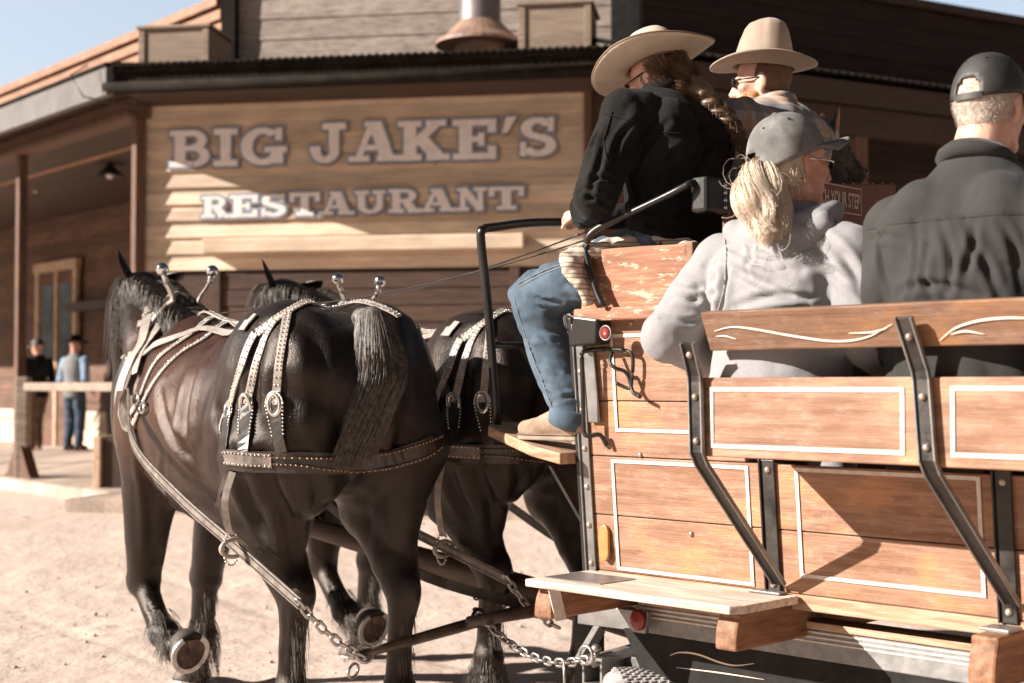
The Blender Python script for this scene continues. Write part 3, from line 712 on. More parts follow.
# --- hitching rail
hp = FL @ fl(23, 430, -.15); hq = FL @ fl(176, 387, -.12)
hr = empty('hitching_rail', (hp.x, hp.y, .36), 0, 'weathered wooden hitching rail with one thick post at the porch edge', 'hitching rail')
dd = (hq - hp); dd.z = 0
MB().box((-.075, -.075, 0), (.075, .075, 1.11)).build('post', M['railwood'], hr, bevel=.02)
nd = dd.normalized(); sd = V((-nd.y, nd.x, 0))
MB().bar([nd*.1 + V((0,0,1.0)), dd + V((0,0,1.0))], .09, .09, (0,0,1)).build('rail', M['railwood'], hr, bevel=.01)
fb = MB()
for s in (-1, 1): fb.slab([nd*s*.077 + sd*.06, nd*s*.36 + sd*.06, nd*s*.30 + sd*.06 + V((0,0,.05)), nd*s*.077 + sd*.06 + V((0,0,.35))], sd*-.12)
fb.build('brace_foot', M['post'], hr, bevel=.006)
MB().box((-.09, -.09, 0), (.09, .09, 1.05)).build('post', M['railwood'], hr, bevel=.02).location = dd
# --- trough in front of the porch
tp = at(112, 486, 14.2); tg = gz(tp.x, tp.y) + .0
tr = empty('water_trough', (tp.x, tp.y, tg), R(-8), 'low dark plank trough with a pale end post near the boardwalk, left of the horses', 'trough')
H_ = .62
MB().box((-.06, -.1, 0), (.9, .4, H_ - .02)).build('plank_box', M['darkwood'], tr, bevel=.006)
MB().box((-.14, -.14, 0), (-.062, .44, H_)).build('end_post', M['endgrain'], tr, bevel=.01)
MB().box((.902, -.14, 0), (.98, .44, H_)).build('end_post', M['endgrain'], tr, bevel=.01)
# ================================================================== WAGON (local frame: x rearwards, y inwards, z up)
wagon = empty('wagon', WO, WA, 'worn orange-brown wooden passenger wagon with iron straps and white painted panel lines', 'wagon')
KF = .085
def wv(z): return -KF * (z - .77)
def wall(u, z, off=0.0): return V((u, wv(z) - off, z))
def wallpx(px, py, off=0.0):
    p = wp(px, py, 0)
    for _ in range(6): p = wp(px, py, wv(p.z) - off)
    return p
def part(name, mb, mat, parent=None, smooth=False, bevel=0, label=None):
    o = mobj(name, mb.mesh(name) if isinstance(mb, MB) else mb, mat, parent or wagon, smooth, bevel)
    if label: o['label'] = label
    return o
def wline(name, pts, off, w=.0115, th=.002, parent=None, mat=None, v=None):
    """painted line frame through wall-plane points (u,z)"""
    mb = MB(); n = len(pts)
    for i in range(n):
        a, b = pts[i], pts[(i+1) % n]
        f = (lambda u, z: wall(u, z, off)) if v is None else (lambda u, z: V((u, v, z)))
        if abs(a[0]-b[0]) > abs(a[1]-b[1]):
            x0, x1 = sorted((a[0], b[0])); z = a[1]
            P = [f(x0 - w/2, z - w/2), f(x1 + w/2, z - w/2), f(x1 + w/2, z + w/2), f(x0 - w/2, z + w/2)]; e = 0
        else:
            z0, z1 = sorted((a[1], b[1])); x = a[0]; e = .0004
            P = [f(x - w/2, z0), f(x + w/2, z0), f(x + w/2, z1), f(x - w/2, z1)]
        mb.slab([p + V((0, -e, 0)) for p in P], (0, th, 0))
    return part(name, mb, mat or M['white'], parent)
Z0 = .772; ZB = 1.17; ZT = 1.60
pt1 = wallpx(592, 500); U0 = pt1.x; U2 = wallpx(773, 530).x; U3 = wallpx(1008, 550).x
UEND = 3.1; WID = 1.15
# --- lower side planks
sw = MB(); rnd = random.Random(5)
edges = [Z0, Z0 + .185, ZB - .02, ZB + .16, ZT - .005]
for i in range(4):
    z0, z1 = edges[i], edges[i+1] - .003
    ue = UEND if i < 2 else .64
    o = .0006 * (i % 2)
    sw.slab([wall(U0 - .03, z0, o), wall(ue, z0, o), wall(ue, z1, o), wall(U0 - .03, z1, o)], (0, .03, 0))
side = part('side_boards', sw, M['wagon'], bevel=.003)
part('side_boards', MB().box((U0 - .03, WID - .03, Z0), (UEND, WID, ZT - .2)), M['wagon2'], label='far side boards')
part('front_board', MB().box((U0 - .05, .02, Z0), (U0 - .02, WID, 1.58)), M['wagon2'])
part('floor', MB().box((U0 - .03, .035, Z0 - .05), (UEND, WID - .035, Z0 - .001)), M['darkwood'])
part('sill_beam', MB().box((U0 - .02, -.004, Z0 - .047), (UEND, .034, Z0 - .002)), M['wagon2'], bevel=.004)
def R4(px0, py0, px1, py1, v=None):
    if v is None: a = wallpx(px0, py0); b = wallpx(px1, py1)
    else: a = wp(px0, py0, v); b = wp(px1, py1, v)
    return [(a.x, a.z), (b.x, a.z), (b.x, b.z), (a.x, b.z)]
q0 = wallpx(612, 336); q1 = wallpx(690, 432)
wline('painted_line', [(q0.x, q0.z), (.60, q0.z), (.60, q1.z), (q0.x, q1.z)], .004)
q0 = wallpx(613, 461); q1 = wallpx(753, 575)
wline('painted_line', [(q0.x, q0.z), (q1.x, q0.z), (q1.x, Z0 + .012), (q0.x, Z0 + .012)], .004)
q0 = wallpx(797, 473); q1 = wallpx(985, 603)
wline('painted_line', [(q0.x, ZB - .035), (q1.x, ZB - .035), (q1.x, Z0 + .055), (q0.x, Z0 + .055)], .004)
wline('painted_line', [(U3 + .1, ZB - .035), (U3 + .8, ZB - .035), (U3 + .8, Z0 + .055), (U3 + .1, Z0 + .055)], .004)
# --- outboard seat box
VB = -.415
bz0 = 1.185; bz1 = 1.40; UB = .752
bx = MB()
bx.box((UB, VB, bz0), (wp(929, 400, VB).x - .004, VB + .025, bz1)); bx.box((wp(929, 400, VB).x + .004, VB - .001, bz0 - .001), (UEND, VB + .025, bz1 - .001))
sb = part('seat_box_panel', bx, M['boxwood'], bevel=.004)
part('seat_box_end', MB().box((UB + .001, VB + .026, bz0 + .001), (UB + .026, .06, bz1 - .003)), M['wagon2'], bevel=.003)
part('seat_box_bottom', MB().box((UB + .027, VB + .026, bz0 + .002), (UEND, -.045, bz0 + .022)), M['wagon2'])
part('seat_board', MB().box((UB + .03, VB + .03, 1.25), (UEND, .06, 1.28)), M['wagon2'])
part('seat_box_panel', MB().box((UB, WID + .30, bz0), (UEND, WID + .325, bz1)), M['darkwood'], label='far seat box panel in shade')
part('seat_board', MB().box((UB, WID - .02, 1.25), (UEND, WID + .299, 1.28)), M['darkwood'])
a = wp(712, 390, VB); b = wp(903, 450, VB)
wline('painted_line', [(a.x, a.z + .002), (b.x, a.z + .002), (b.x, bz0 + .03), (a.x, bz0 + .03)], 0, v=VB - .0024)
a = wp(953, 391, VB)
wline('painted_line', [(a.x, bz1 - .028), (a.x + .85, bz1 - .028), (a.x + .85, bz0 + .03), (a.x, bz0 + .03)], 0, v=VB - .0036)
# --- back rail, leaning out
VR = -.47
r0 = wp(700, 336, VR); UR = r0.x
zr0 = 1.472; zr1 = 1.575
rl = MB().slab([(UR, VR + .045, zr0), (UEND, VR + .045, zr0), (UEND, VR, zr1), (UR, VR, zr1)], (0, .038, .006))
rail_ = part('back_rail', rl, M['rail'], bevel=.004)
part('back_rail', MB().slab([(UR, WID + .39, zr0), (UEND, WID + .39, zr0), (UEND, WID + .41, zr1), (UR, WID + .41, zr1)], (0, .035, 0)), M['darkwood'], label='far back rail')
def scroll(pxs, w, parent, off=.0035, v=VR):
    mb = MB(); P = []
    n = len(pxs)
    def cr(p0, p1, p2, p3, t):
        return .5*((2*p1)+(p2-p0)*t+(2*p0-5*p1+4*p2-p3)*t*t+(3*p1-p0-3*p2+p3)*t**3)
    ps = [V((*p, 0)) for p in pxs]; ps = [ps[0]*2-ps[1]] + ps + [ps[-1]*2-ps[-2]]
    sm = []
    for i in range(1, len(ps)-2):
        for k in range(6): sm.append(cr(ps[i-1], ps[i], ps[i+1], ps[i+2], k/6))
    sm.append(ps[-2])
    for i, p in enumerate(sm):
        q = wp(p.x, p.y, v + .009); tt = i/(len(sm)-1)
        f = v + .045 * (zr1 - q.z)/(zr1 - zr0) if v == VR else v
        P.append(V((q.x, f - off, q.z)))
    ws = [w * (.25 + .75 * sin(pi * min(1, max(0, i/(len(sm)-1))))) for i in range(len(sm))]
    vs = []; fs = []
    for i, p in enumerate(P):
        d = (P[min(i+1, len(P)-1)] - P[max(i-1, 0)]).normalized(); up = V((-d.z, 0, d.x)).normalized()
        vs += [p + up*ws[i]/2, p - up*ws[i]/2]
    for i in range(len(P)-1): fs.append((i*2, i*2+1, i*2+3, i*2+2))
    me = bpy.data.meshes.new('scroll'); me.from_pydata([tuple(x) for x in vs], [], fs)
    return part('painted_scroll', me, M['pin'], parent)
scroll([(712,331),(730,327),(752,329),(790,336),(830,341),(862,337),(890,324)], .0055, rail_)
scroll([(712,336),(722,336),(732,339)], .004, rail_)
scroll([(845,333),(868,332),(884,328)], .0045, rail_, off=.0045)
scroll([(934,340),(952,328),(975,321),(1000,318),(1024,318),(1060,320)], .0055, rail_)
scroll([(946,334),(962,331),(980,334)], .0045, rail_, off=.0045)
# --- seat end of the driver's seat
sp = MB()
sh = [(581,310),(581,290),(583,270),(590,256),(602,249),(640,246),(697,243),(697,308)]
P = [wallpx(x, y, .02) for x, y in sh]
sp.slab([(p.x, p.y, p.z) for p in P], (0, .035, 0))
part('driver_seat_side', sp, M['chip'], bevel=.005, label='side panel of the driver seat with flaking paint')
p = wp(690, 246, -.1); q = wp(699, 308, -.1)
part('seat_side_batten', MB().box((p.x, -.13, q.z), (q.x, -.098, p.z + .01)), M['beam'], bevel=.004)
a = wallpx(574, 313, .05); b = wallpx(664, 313, .05)
zs = wallpx(620, 313, .05).z
seatz = zs
part('driver_seat_board', MB().box((a.x, wv(zs) - .055, zs - .022), (b.x + .05, WID, zs + .02)), M['chip'], bevel=.006, label='edge board under the driver seat, paint worn off')
part('driver_cushion', MB().box((a.x + .06, .0, zs + .021), (a.x + .52, WID - .05, zs + .14)), M['leather'], bevel=.03)
# seat back board with the notice
sbk = wu(700, 181, .46); ztop = sbk.z; zt2 = wu(880, 183, .46).z; v2 = wu(890, 183, .46).y
bk = MB().slab([(.46, .10, zs + .1), (.46, v2, zs + .1), (.46, v2, zt2), (.46, .10, ztop)], (.025, 0, 0))
back = part('driver_seat_back', bk, M['redsign'], bevel=.004)
lp = wu(697, 178, .44); lq = wu(727, 218, .44)
part('leather_pad', MB().box((.435, -.03, lq.z), (.50, .098, ztop + .012)), M['blackpaint'], bevel=.012, label='black riveted leather pad at the end of the driver seat back')
for k in range(4): part('rivet', MB().ell((.503, .06, lq.z + .02 + k * (ztop - lq.z - .03)/3), (.006, .009, .009), nu=8, nv=5), M['stud'], smooth=True)
for k in range(16): part('tack', MB().ell((.4725, .14 + k * .065, ztop + .002 + (zt2 - ztop) * (.04 + k * .065) / (v2 - .1)), (.006, .006, .004), nu=6, nv=4), M['copper'], back, smooth=True)
s0 = wu(804, 208, .49); s1 = wu(862, 188, .49)
ns = MB().box((.4855, s0.y, s0.z), (.489, s1.y, s1.z))
notice = part('notice_plate', ns, M['redsign'], back)
fr = MB(); w_ = .004
fr.box((.4892, s0.y + .004, s0.z + .004), (.4905, s1.y - .004, s0.z + .008)); fr.box((.4892, s0.y + .004, s1.z - .008), (.4905, s1.y - .004, s1.z - .004))
fr.box((.4892, s0.y + .004, s0.z + .0081), (.4905, s0.y + .008, s1.z - .0081)); fr.box((.4892, s1.y - .008, s0.z + .0081), (.4905, s1.y - .004, s1.z - .0081))
part('notice_border', fr, M['signtext'], notice)
tc = bpy.data.curves.new('t', 'FONT'); tc.body = 'WATCH YOUR STEP'; tc.size = .05; tc.align_x = 'CENTER'; tc.align_y = 'CENTER'; tc.extrude = .0006; tc.offset = .0012
to = bpy.data.objects.new('t', tc); link(to); dg = bpy.context.evaluated_depsgraph_get(); dg.update()
tm = bpy.data.meshes.new_from_object(to.evaluated_get(dg)); bpy.data.objects.remove(to)
xs = [v.co.x for v in tm.vertices]; zs_ = [v.co.y for v in tm.vertices]
wt = (s1.y - s0.y - .03) / (max(xs) - min(xs)); ht = (s1.z - s0.z) * .52 / (max(zs_) - min(zs_)); cy = (max(zs_)+min(zs_))/2
for v in tm.vertices:
    x, y, z = v.co; v.co = (.4903 + z, (s0.y + s1.y)/2 + x*wt, (s0.z + s1.z)/2 + (y-cy)*ht)
part('notice_lettering', tm, M['signtext'], notice)
# --- iron arm rail
ar = [wp(603, 306, -.14), wp(596, 290, -.14), wp(588, 262, -.14), wp(586, 245, -.14), wp(590, 235, -.14), wp(600, 227, -.13), wp(622, 217, -.11), wp(660, 199, -.08), wp(684, 187, -.06), wu(694, 183, .45), wu(730, 183, .455)]
def smooth_pts(ps, k=5):
    ps = [V(p) for p in ps]; ps = [ps[0]*2-ps[1]] + ps + [ps[-1]*2-ps[-2]]; o = []
    for i in range(1, len(ps)-2):
        p0, p1, p2, p3 = ps[i-1:i+3]
        for j in range(k):
            t = j/k; o.append(.5*((2*p1)+(p2-p0)*t+(2*p0-5*p1+4*p2-p3)*t*t+(3*p1-p0-3*p2+p3)*t**3))
    o.append(ps[-2]); return o
part('arm_rail', MB().tube(smooth_pts(ar), .0115, 10), M['blackpaint'], smooth=True)
# --- dash rail in front of the driver
UD = -.52
d_top = wu(481, 226, UD); d_bot = wu(497, 412, UD)
zt = d_top.z; v0 = d_top.y
d_r = wu(590, 222, UD); d_m = wu(494, 345, UD)
dash = MB()
dash.tube(smooth_pts([V((UD - .0, d_bot.y, d_bot.z - .05)), V((UD, (d_bot.y + v0)/2, (d_bot.z + zt)/2)), V((UD, v0, zt - .05)), V((UD, v0 + .012, zt - .012)), V((UD, v0 + .06, zt)), V((UD, v0 + .3, zt + (d_r.z - zt)*.6)), V((UD, d_r.y + .1, d_r.z)), V((UD, WID + .05, d_r.z))], 6), .0165, 12)
dash.tube([V((UD, WID + .04, 1.1)), V((UD, WID + .04, d_r.z))], .016, 10)
part('dash_rail', dash, M['blackpaint'], smooth=True)
part('dash_rail_bar', MB().tube([V((UD, d_m.y, d_m.z)), V((UD, WID + .04, d_m.z + .02))], .0125, 10), M['blackpaint'], smooth=True)
part('dash_panel', MB().box((UD - .012, .45, 1.22), (UD + .012, WID, 1.52)), M['darkwood'], bevel=.004)
# --- foot board
zf = 1.165
fbp = [wz(x, y, zf) for x, y in ((490, 424), (495, 414), (512, 408), (560, 406))]
f1 = wz(533, 452, zf); f2 = wz(586, 455, zf)
zb_ = lambda u: 1.150 - .17*u
poly_ = [V((u, v, zb_(u))) for u, v in ((U0 - .05, -.12), (-.17, -.12), (-.50, -.0), (-.555, .10), (-.555, WID), (U0 - .05, WID))]
part('foot_board', MB().slab(poly_, (0, 0, -.038)), M['wagon2'], bevel=.006)
part('footboard_strut', MB().bar([V((-.30, .1, zf - .04)), V((U0 - .03, .03, .86))], .03, .012, (0, 1, 0)).bar([V((-.36, .5, zf - .04)), V((U0 - .03, .5, .86))], .03, .012, (0, 1, 0)), M['blackpaint'])
part('footboard_hardware', MB().torus(V((-.42, .10, zb_(-.42) + .006)), .022, .005, (.17, 0, 1), 14, 6).slab([V((-.36, .16, zb_(-.36) + .001)), V((-.16, .16, zb_(-.16) + .001)), V((-.16, .20, zb_(-.16) + .001)), V((-.36, .20, zb_(-.36) + .001))], (0, 0, .008)), M['steel'], smooth=True)
# --- corner irons
def post_iron(u, z0, z1, w=.05, label=None, off=.004, bolts=5, mat='iron'):
    mb = MB().slab([wall(u - w/2, z0, off), wall(u + w/2, z0, off), wall(u + w/2, z1, off), wall(u - w/2, z1, off)], (0, -.008, 0))
    mb.slab([wall(u - w/2 - .006, z0, off), wall(u - w/2, z0, off), wall(u - w/2, z1, off), wall(u - w/2 - .006, z1, off)], (0, -.016, 0))
    o = part('post_iron', mb, M[mat], bevel=.002, label=label)
    for k in range(bolts):
        z = z0 + .03 + (z1 - z0 - .06) * k/max(1, bolts - 1); c = wall(u, z, off + .008)
        part('bolt', MB().ell(c, (.011, .009, .011), nu=10, nv=6), M['bolt'], o, smooth=True)
    return o
post_iron(U0 - .008, Z0 - .01, 1.58, .034, 'long front corner iron with a row of bolts', bolts=7, mat='steel')
part('corner_angle', MB().slab([wall(U0 - .045, Z0 - .01, .0), wall(U0 - .031, Z0 - .01, .0), wall(U0 - .031, 1.6, .0), wall(U0 - .045, 1.6, .0)], (0, -.018, 0)), M['blackpaint'], bevel=.002)
post_iron(U2, Z0 - .01, ZB - .01, .045, bolts=2)
post_iron(U3, Z0 - .01, ZB - .01, .045, bolts=2)
pa_ = wallpx(607, 350); pb_ = wallpx(611, 423)
part('grab_plate', MB().slab([wall(.035, pb_.z, .01), wall(.085, pb_.z, .01), wall(.075, pa_.z, .01), wall(.03, pa_.z, .01)], (0, -.008, 0)), M['steel'], bevel=.003)
gr = [wallpx(606, 349, .012), wallpx(592, 350, .03), wallpx(583, 352, .06), wallpx(582, 358, .06), wallpx(583, 395, .06), wallpx(584, 430, .06), wallpx(588, 436, .055), wallpx(600, 435, .03), wallpx(607, 446, .02)]
part('grab_handle', MB().tube(smooth_pts(gr), .0075, 8), M['blackpaint'], smooth=True)
# hooks beside the lamp box
hk = MB()
hk.tube(smooth_pts([wallpx(603, 349, .02), wallpx(622, 350, .03), wallpx(631, 353, .03), wallpx(633, 362, .03), wallpx(632, 378, .03), wallpx(630, 388, .03), wallpx(622, 386, .04), wallpx(616, 383, .05)]), .006, 8)
hk.tube(smooth_pts([wallpx(612, 352, .03), wallpx(610, 362, .05), wallpx(615, 368, .05), wallpx(624, 371, .035), wallpx(629, 378, .03), wallpx(633, 392, .035), wallpx(640, 397, .05)]), .006, 8)
part('step_hook', hk, M['iron'], smooth=True)
# lamp box and red reflector
c = wallpx(595, 331, .0)
lb = MB(); A = [wallpx(584, 347, 0), wallpx(611, 344, 0), wallpx(612, 320, 0), wallpx(588, 317, 0)]
lb.slab([p + V((0, -.075, 0)) for p in A], (0, .07, 0))
lbx = part('lamp_box', lb, M['blackpaint'], bevel=.006)
rc_ = wallpx(606, 333, .08)
part('red_reflector', MB().lathe([(.0, .009), (.016, .008), (.021, .0)], rc_, V((0, -1, 0)), 18), M['red'], lbx, smooth=True)
part('reflector_rim', MB().torus(rc_ + V((0, -.002, 0)), .0225, .003, (0, 1, 0), 22, 8), M['tin'], lbx, smooth=True)
ac = wallpx(606, 543, .004); am = MB()
P = []
for k in range(20):
    t = 2*pi*k/20; P.append(V((ac.x + .021*cos(t), ac.y, ac.z + .030*sin(t) + (.030 if sin(t) > 0 else -.030))))
am.slab(P, (0, -.014, 0))
part('amber_reflector', am, M['amber'], bevel=.004)
for (x, y) in ((631, 323), (691, 534), (640, 455)): part('side_bolt', MB().ell(wallpx(x, y, .002), (.009, .006, .009), nu=10, nv=6), M['bolt'], smooth=True)
# --- struts from the rail down to the beams
def strut(px):
    (x0, y0), (x1, y1), (x2, y2), (x3, y3) = px
    a = wp(x0, y0, VR - .012); b = wp(x1, y1, VB - .014); c = wp(x2, y2, VB - .014); d = wp(x3, y3, -.03)
    pts = [a, b + (a-b)*.06, b + (c-b)*.06, c + (b-c)*.06, c + (d-c)*.05, d]
    mb = MB().bar(pts, .040, .008, (1, 0, .0))
    o = part('rail_strut', mb, M['iron'], bevel=.0015)
    for s in (-1, 1):
        part('strut_flange', MB().bar([p + V((s*.0205, -.004, 0)) for p in pts], .005, .014, (1, 0, 0)), M['steel'], o, bevel=.001)
    for q in (b + (c-b)*.25, b + (c-b)*.8, a + (b-a)*.35): part('bolt', MB().ell(q + V((0, -.006, 0)), (.010, .009, .010), nu=10, nv=6), M['bolt'], o, smooth=True)
strut([(688, 343), (696, 377), (698, 457), (780, 584)])
strut([(904, 317), (922, 374), (929, 466), (1013, 604)])
# --- cross beams carrying the running board
def cross_beam(u, out, zt_, zb_, w=.075):
    mb = MB(); P = []
    n = 8
    P.append(V((u - w/2, .9, zt_)))
    P.append(V((u - w/2, -out + .03, zt_)))
    for k in range(n + 1):
        t = pi/2 * k/n; P.append(V((u - w/2, -out + .03 - .03*sin(t)*1.0 + .012*(k/n), zt_ - (zt_-zb_)*(.15 + .85*(k/n)**1.3))))
    P.append(V((u - w/2, .1, zb_))); P.append(V((u - w/2, .9, zb_)))
    mb.slab(P, (w, 0, 0)); o = part('cross_beam', mb, M['beam'], bevel=.008); return o
zbt = .742
b1 = cross_beam(U0 + .03, .30, zbt, .645); b2 = cross_beam(U2 + .02, .29, zbt, .635); b3 = cross_beam(U3 + .01, .20, zbt + .01, .62)
for uu, vo in ():
    part('beam_end_face', MB().slab([V((uu - .0385, -vo - .002, .735)), V((uu + .0385, -vo - .002, .735)), V((uu + .0385, -vo + .004, .66)), V((uu - .0385, -vo + .004, .66))], (0, .008, 0)), M['endgrain'], bevel=.003)
part('beam_strap', MB().slab([V((U0 + .068, -.303, .742)), V((U0 + .072, -.303, .742)), V((U0 + .072, -.27, .64)), V((U0 + .068, -.27, .64))], (0, .05, 0)), M['white'])
rb_ = [wz(529, 581, .765), wz(566, 569, .765), wz(783, 592, .765), wz(741, 606, .765)]
pl_ = [V((U0 - .02, -.315, .768)), V((U2 + .06, -.315, .768)), V((U2 + .085, -.27, .768)), V((U2 + .085, -.01, .768)), V((U0 - .02, -.01, .768))]
part('running_board', MB().slab(pl_, (0, 0, -.024)), M['grey_wood'], bevel=.004)
part('tread_plate', MB().box((U0 + .0, -.25, .7685), (U0 + .24, -.08, .7705)), M['tin'])
part('step_clip', MB().box((U2 - .06, -.06, .77), (U2 + .05, -.015, .776)), M['steel'], bevel=.001)
part('step_clip', MB().box((U3 - .04, -.10, .752), (U3 + .04, -.02, .76)), M['steel'], bevel=.001)
# --- frame below
zc = .66
part('frame_rail', MB().box((U0 + .10, .08, .57), (UEND, .16, zc)), M['chassis'], bevel=.004)
part('frame_top_board', MB().box((U0 + .12, .07, zc + .001), (UEND, .17, zc + .022)), M['wagon2'], bevel=.003)
for k in range(3):
    part('pinstripe', MB().box((U0 + .12, .0775, zc - .012 - k*.014), (UEND, .0795, zc - .007 - k*.014)), M['white'])
pnl = MB()
q = [wp(x, y, .09) for x, y in ((652, 618), (905, 690), (760, 700), (660, 655))]
pnl.slab([V((.06, .082, .572)), V((1.6, .082, .572)), V((1.45, .082, .22)), V((.20, .082, .34))], (0, .02, 0))
drop = part('drop_panel', pnl, M['mattblack'], bevel=.003)
def scr2(pxs, w, v):
    global zr1
    return scroll(pxs, w, drop, .002, v)
scr2([(672,655),(682,652),(700,654),(722,662),(738,665),(756,663)], .006, .082)
scr2([(678,667),(720,672),(766,679)], .004, .082)
sc_ = [(991,676),(998,667),(1010,663),(1024,664)]
scroll(sc_, .009, drop, .002, .0785)
# red side marker on a grey bracket
br = MB().slab([wp(617, 608, .03), wp(648, 612, .03), wp(645, 634, .03), wp(632, 632, .03)], (0, .02, 0))
part('marker_bracket', br, M['steel'], bevel=.003)
mc = wp(638, 620, .02)
part('red_marker', MB().lathe([(0, .014), (.026, .010), (.034, 0)], mc, V((0, -1, 0)), 20), M['red'], smooth=True)
# front frame members
st = MB()
def bb(p, q, w=.05, t=.05): st.bar([V(p), V(q)], w, t, (0, 0, 1))
bb((-.14, .10, .60), (.9, .22, .60), .07, .05); bb((-.30, .5, .56), (.6, .5, .56), .08, .07)
part('chassis_member', st, M['steel'], bevel=.003)
A1 = wp(600, 628, .25); A2 = wp(580, 662, .15); A3 = wp(655, 643, .30); A4 = wp(590, 668, .15)
part('drawbar_arm', MB().bar([A1, A2], .04, .03, (0, 0, 1)), M['steel'], bevel=.003)
part('drawbar_arm', MB().bar([wp(590, 662, .12), A3, wp(680, 632, .3)], .035, .05, (0, 0, 1)), M['steel'], bevel=.003)
part('drawbar_arm', MB().bar([wp(622, 660, .25), wp(640, 665, .22), wp(700, 668, .2)], .05, .03, (0, 0, 1)), M['steel'], bevel=.003)
part('upright_plate', MB().slab([wp(575, 605, .35), wp(597, 612, .35), wp(597, 700, .35), wp(575, 700, .35)], (0, .04, 0)), M['blackpaint'])
hb = wp(592, 672, .10); sq = MB()
for (a_, b_) in (((-.045, -.05), (.045, -.04)), ((-.045, .04), (.045, .05)), ((-.045, -.0398), (-.036, .0398)), ((.036, -.0398), (.045, .0398))):
    sq.box((hb.x + a_[0], hb.y, hb.z + a_[1]), (hb.x + b_[0], hb.y + .35, hb.z + b_[1]))
part('hitch_tube', sq, M['steel'])
part('hitch_pin', MB().tube([hb + V((0, .02, .03)), hb + V((0, .02, .075))], .012, 8).ell(hb + V((0, .02, .075)), .018), M['chain'], smooth=True)
# wheels
def wheel(u, v, rr=.30, w=.22, steer=0):
    c = V((u, v, rr)); Mr = Matrix.Rotation(steer, 3, 'Z'); ax = Mr @ V((0, 1, 0))
    prof = [(rr*.62, -w/2), (rr*.93, -w/2), (rr*.985, -w*.40), (rr, -w*.22), (rr, w*.22), (rr*.985, w*.40), (rr*.93, w/2), (rr*.62, w/2)]
    ty = MB().lathe(prof, c, ax, 48)
    tb = MB(); a, b = frame(ax, V((0,1,0)))
    o = part('wheel', ty, M['rubber'], smooth=True)
    for k in range(84):
        t = 2*pi*k/84; d = a*cos(t) + b*sin(t); tt = d.cross(ax)
        for j in range(7):
            cc = c + d*(rr + .000) + ax*((j-3)*w*.122 + (.012 if k % 2 else 0))
            tb.bar([cc - ax*w*.034 - tt*.003, cc + ax*w*.034 + tt*.003], rr*2*pi/84*.55, .008, tt)
    part('tyre_tread', tb, M['rubber'], o)
    part('rim', MB().lathe([(rr*.10, -w*.30), (rr*.30, -w*.34), (rr*.60, -w*.2), (rr*.615, -w*.48), (rr*.64, -w*.5), (rr*.64, w*.5), (rr*.3, w*.2)], c, ax, 30), M['tin'], o, smooth=True)
wt_ = wp(650, 668, .12); wheel(wt_.x, .10, wt_.z/2 if wt_.z < .66 else .33, .24, R(-38))
wheel(wt_.x + .05, WID - .12, .27, .22, R(-38)); wheel(2.5, .08, .3, .22); wheel(2.5, WID - .1, .3, .22)
part('axle', MB().tube([(wt_.x, .2, .27), (wt_.x, WID - .2, .27)], .03, 10).tube([(2.5, .2, .3), (2.5, WID - .2, .3)], .03, 10), M['iron'], smooth=True)
# --- pole between the horses
vc = .52
p0 = wp(600, 612, vc); p1 = wp(310, 527, vc)
ppts = [p0 + (p1-p0)*t for t in (-.15, .0, .35, .7, 1.0, 1.45)]
part('tongue_pole', MB().tube(ppts, [.058, .056, .052, .045, .04, .034], 12, flat=1.15), M['polewood'], smooth=True)
for k_ in (.32, .46, .60):
    q = p0 + (p1-p0)*k_*.6 + V((0, -.02, -.072)); part('pole_ring', MB().torus(q, .03, .005, (1, .3, 0), 14, 6, sx=.6), M['iron'], smooth=True)
# --- singletrees
t0 = wu(360, 655, -.76); t1 = wu(540, 604, -.76)
dd_ = (t1 - t0)
tw = [t0 + dd_*k/8 for k in range(9)]
sgl = part('singletree', MB().tube(tw, [.009, .012, .014, .015, .016, .016, .015, .014, .013], 10, flat=1.4), M['oldiron'], smooth=True, label='near singletree bar behind the near horse')
t2 = wu(468, 622, -.66); t3 = wu(560, 607, -.66)
part('doubletree', MB().tube([t2, t3, t3 + (t3-t2)*1.6], [.015, .019, .02], 10, flat=1.4), M['oldiron'], smooth=True)
f0 = t1 + V((-.1, .12, .02))
part('singletree', MB().tube([f0, f0 + V((0, .8, .03))], .02, 10, flat=1.4), M['iron'], smooth=True, label='far singletree bar behind the far horse')
def chain_links(pts, L=.042, r=.0052, wid=.013):
    mb = MB(); pts = [V(p) for p in pts]
    dist = [0]
    for i in range(1, len(pts)): dist.append(dist[-1] + (pts[i]-pts[i-1]).length)
    n = int(dist[-1] / (L*.74)); k = 0
    for j in range(n + 1):
        s = dist[-1]*j/n
        i = max(i for i in range(len(dist)) if dist[i] <= s + 1e-9); i = min(i, len(pts)-2)
        t = (s - dist[i])/max(1e-6, dist[i+1]-dist[i]); c = pts[i].lerp(pts[i+1], t); d = (pts[i+1]-pts[i]).normalized()
        a, b = frame(d); nn = a if j % 2 else b; o = d.cross(nn)
        P = []
        for q in range(13):
            ang = 2*pi*q/12; P.append(c + d*(cos(ang)*L*.30 + (L*.2 if cos(ang) > 0 else -L*.2)) + o*sin(ang)*wid)
        mb.tube(P, r, 6, up=nn, cap=False)
    return mb
def sag(a, b, s, n=14):
    a = V(a); b = V(b); return [a.lerp(b, i/n) - V((0, 0, s*4*(i/n)*(1-i/n))) for i in range(n+1)]
ca_ = wu(478, 612, -.72); cb_ = wp(584, 660, .06)
part('hitch_chain', chain_links(sag(ca_, cb_, .07), .046), M['chain'], smooth=True, label='pale steel chain sagging from the doubletree to the frame')
hk2 = wp(586, 655, .06)
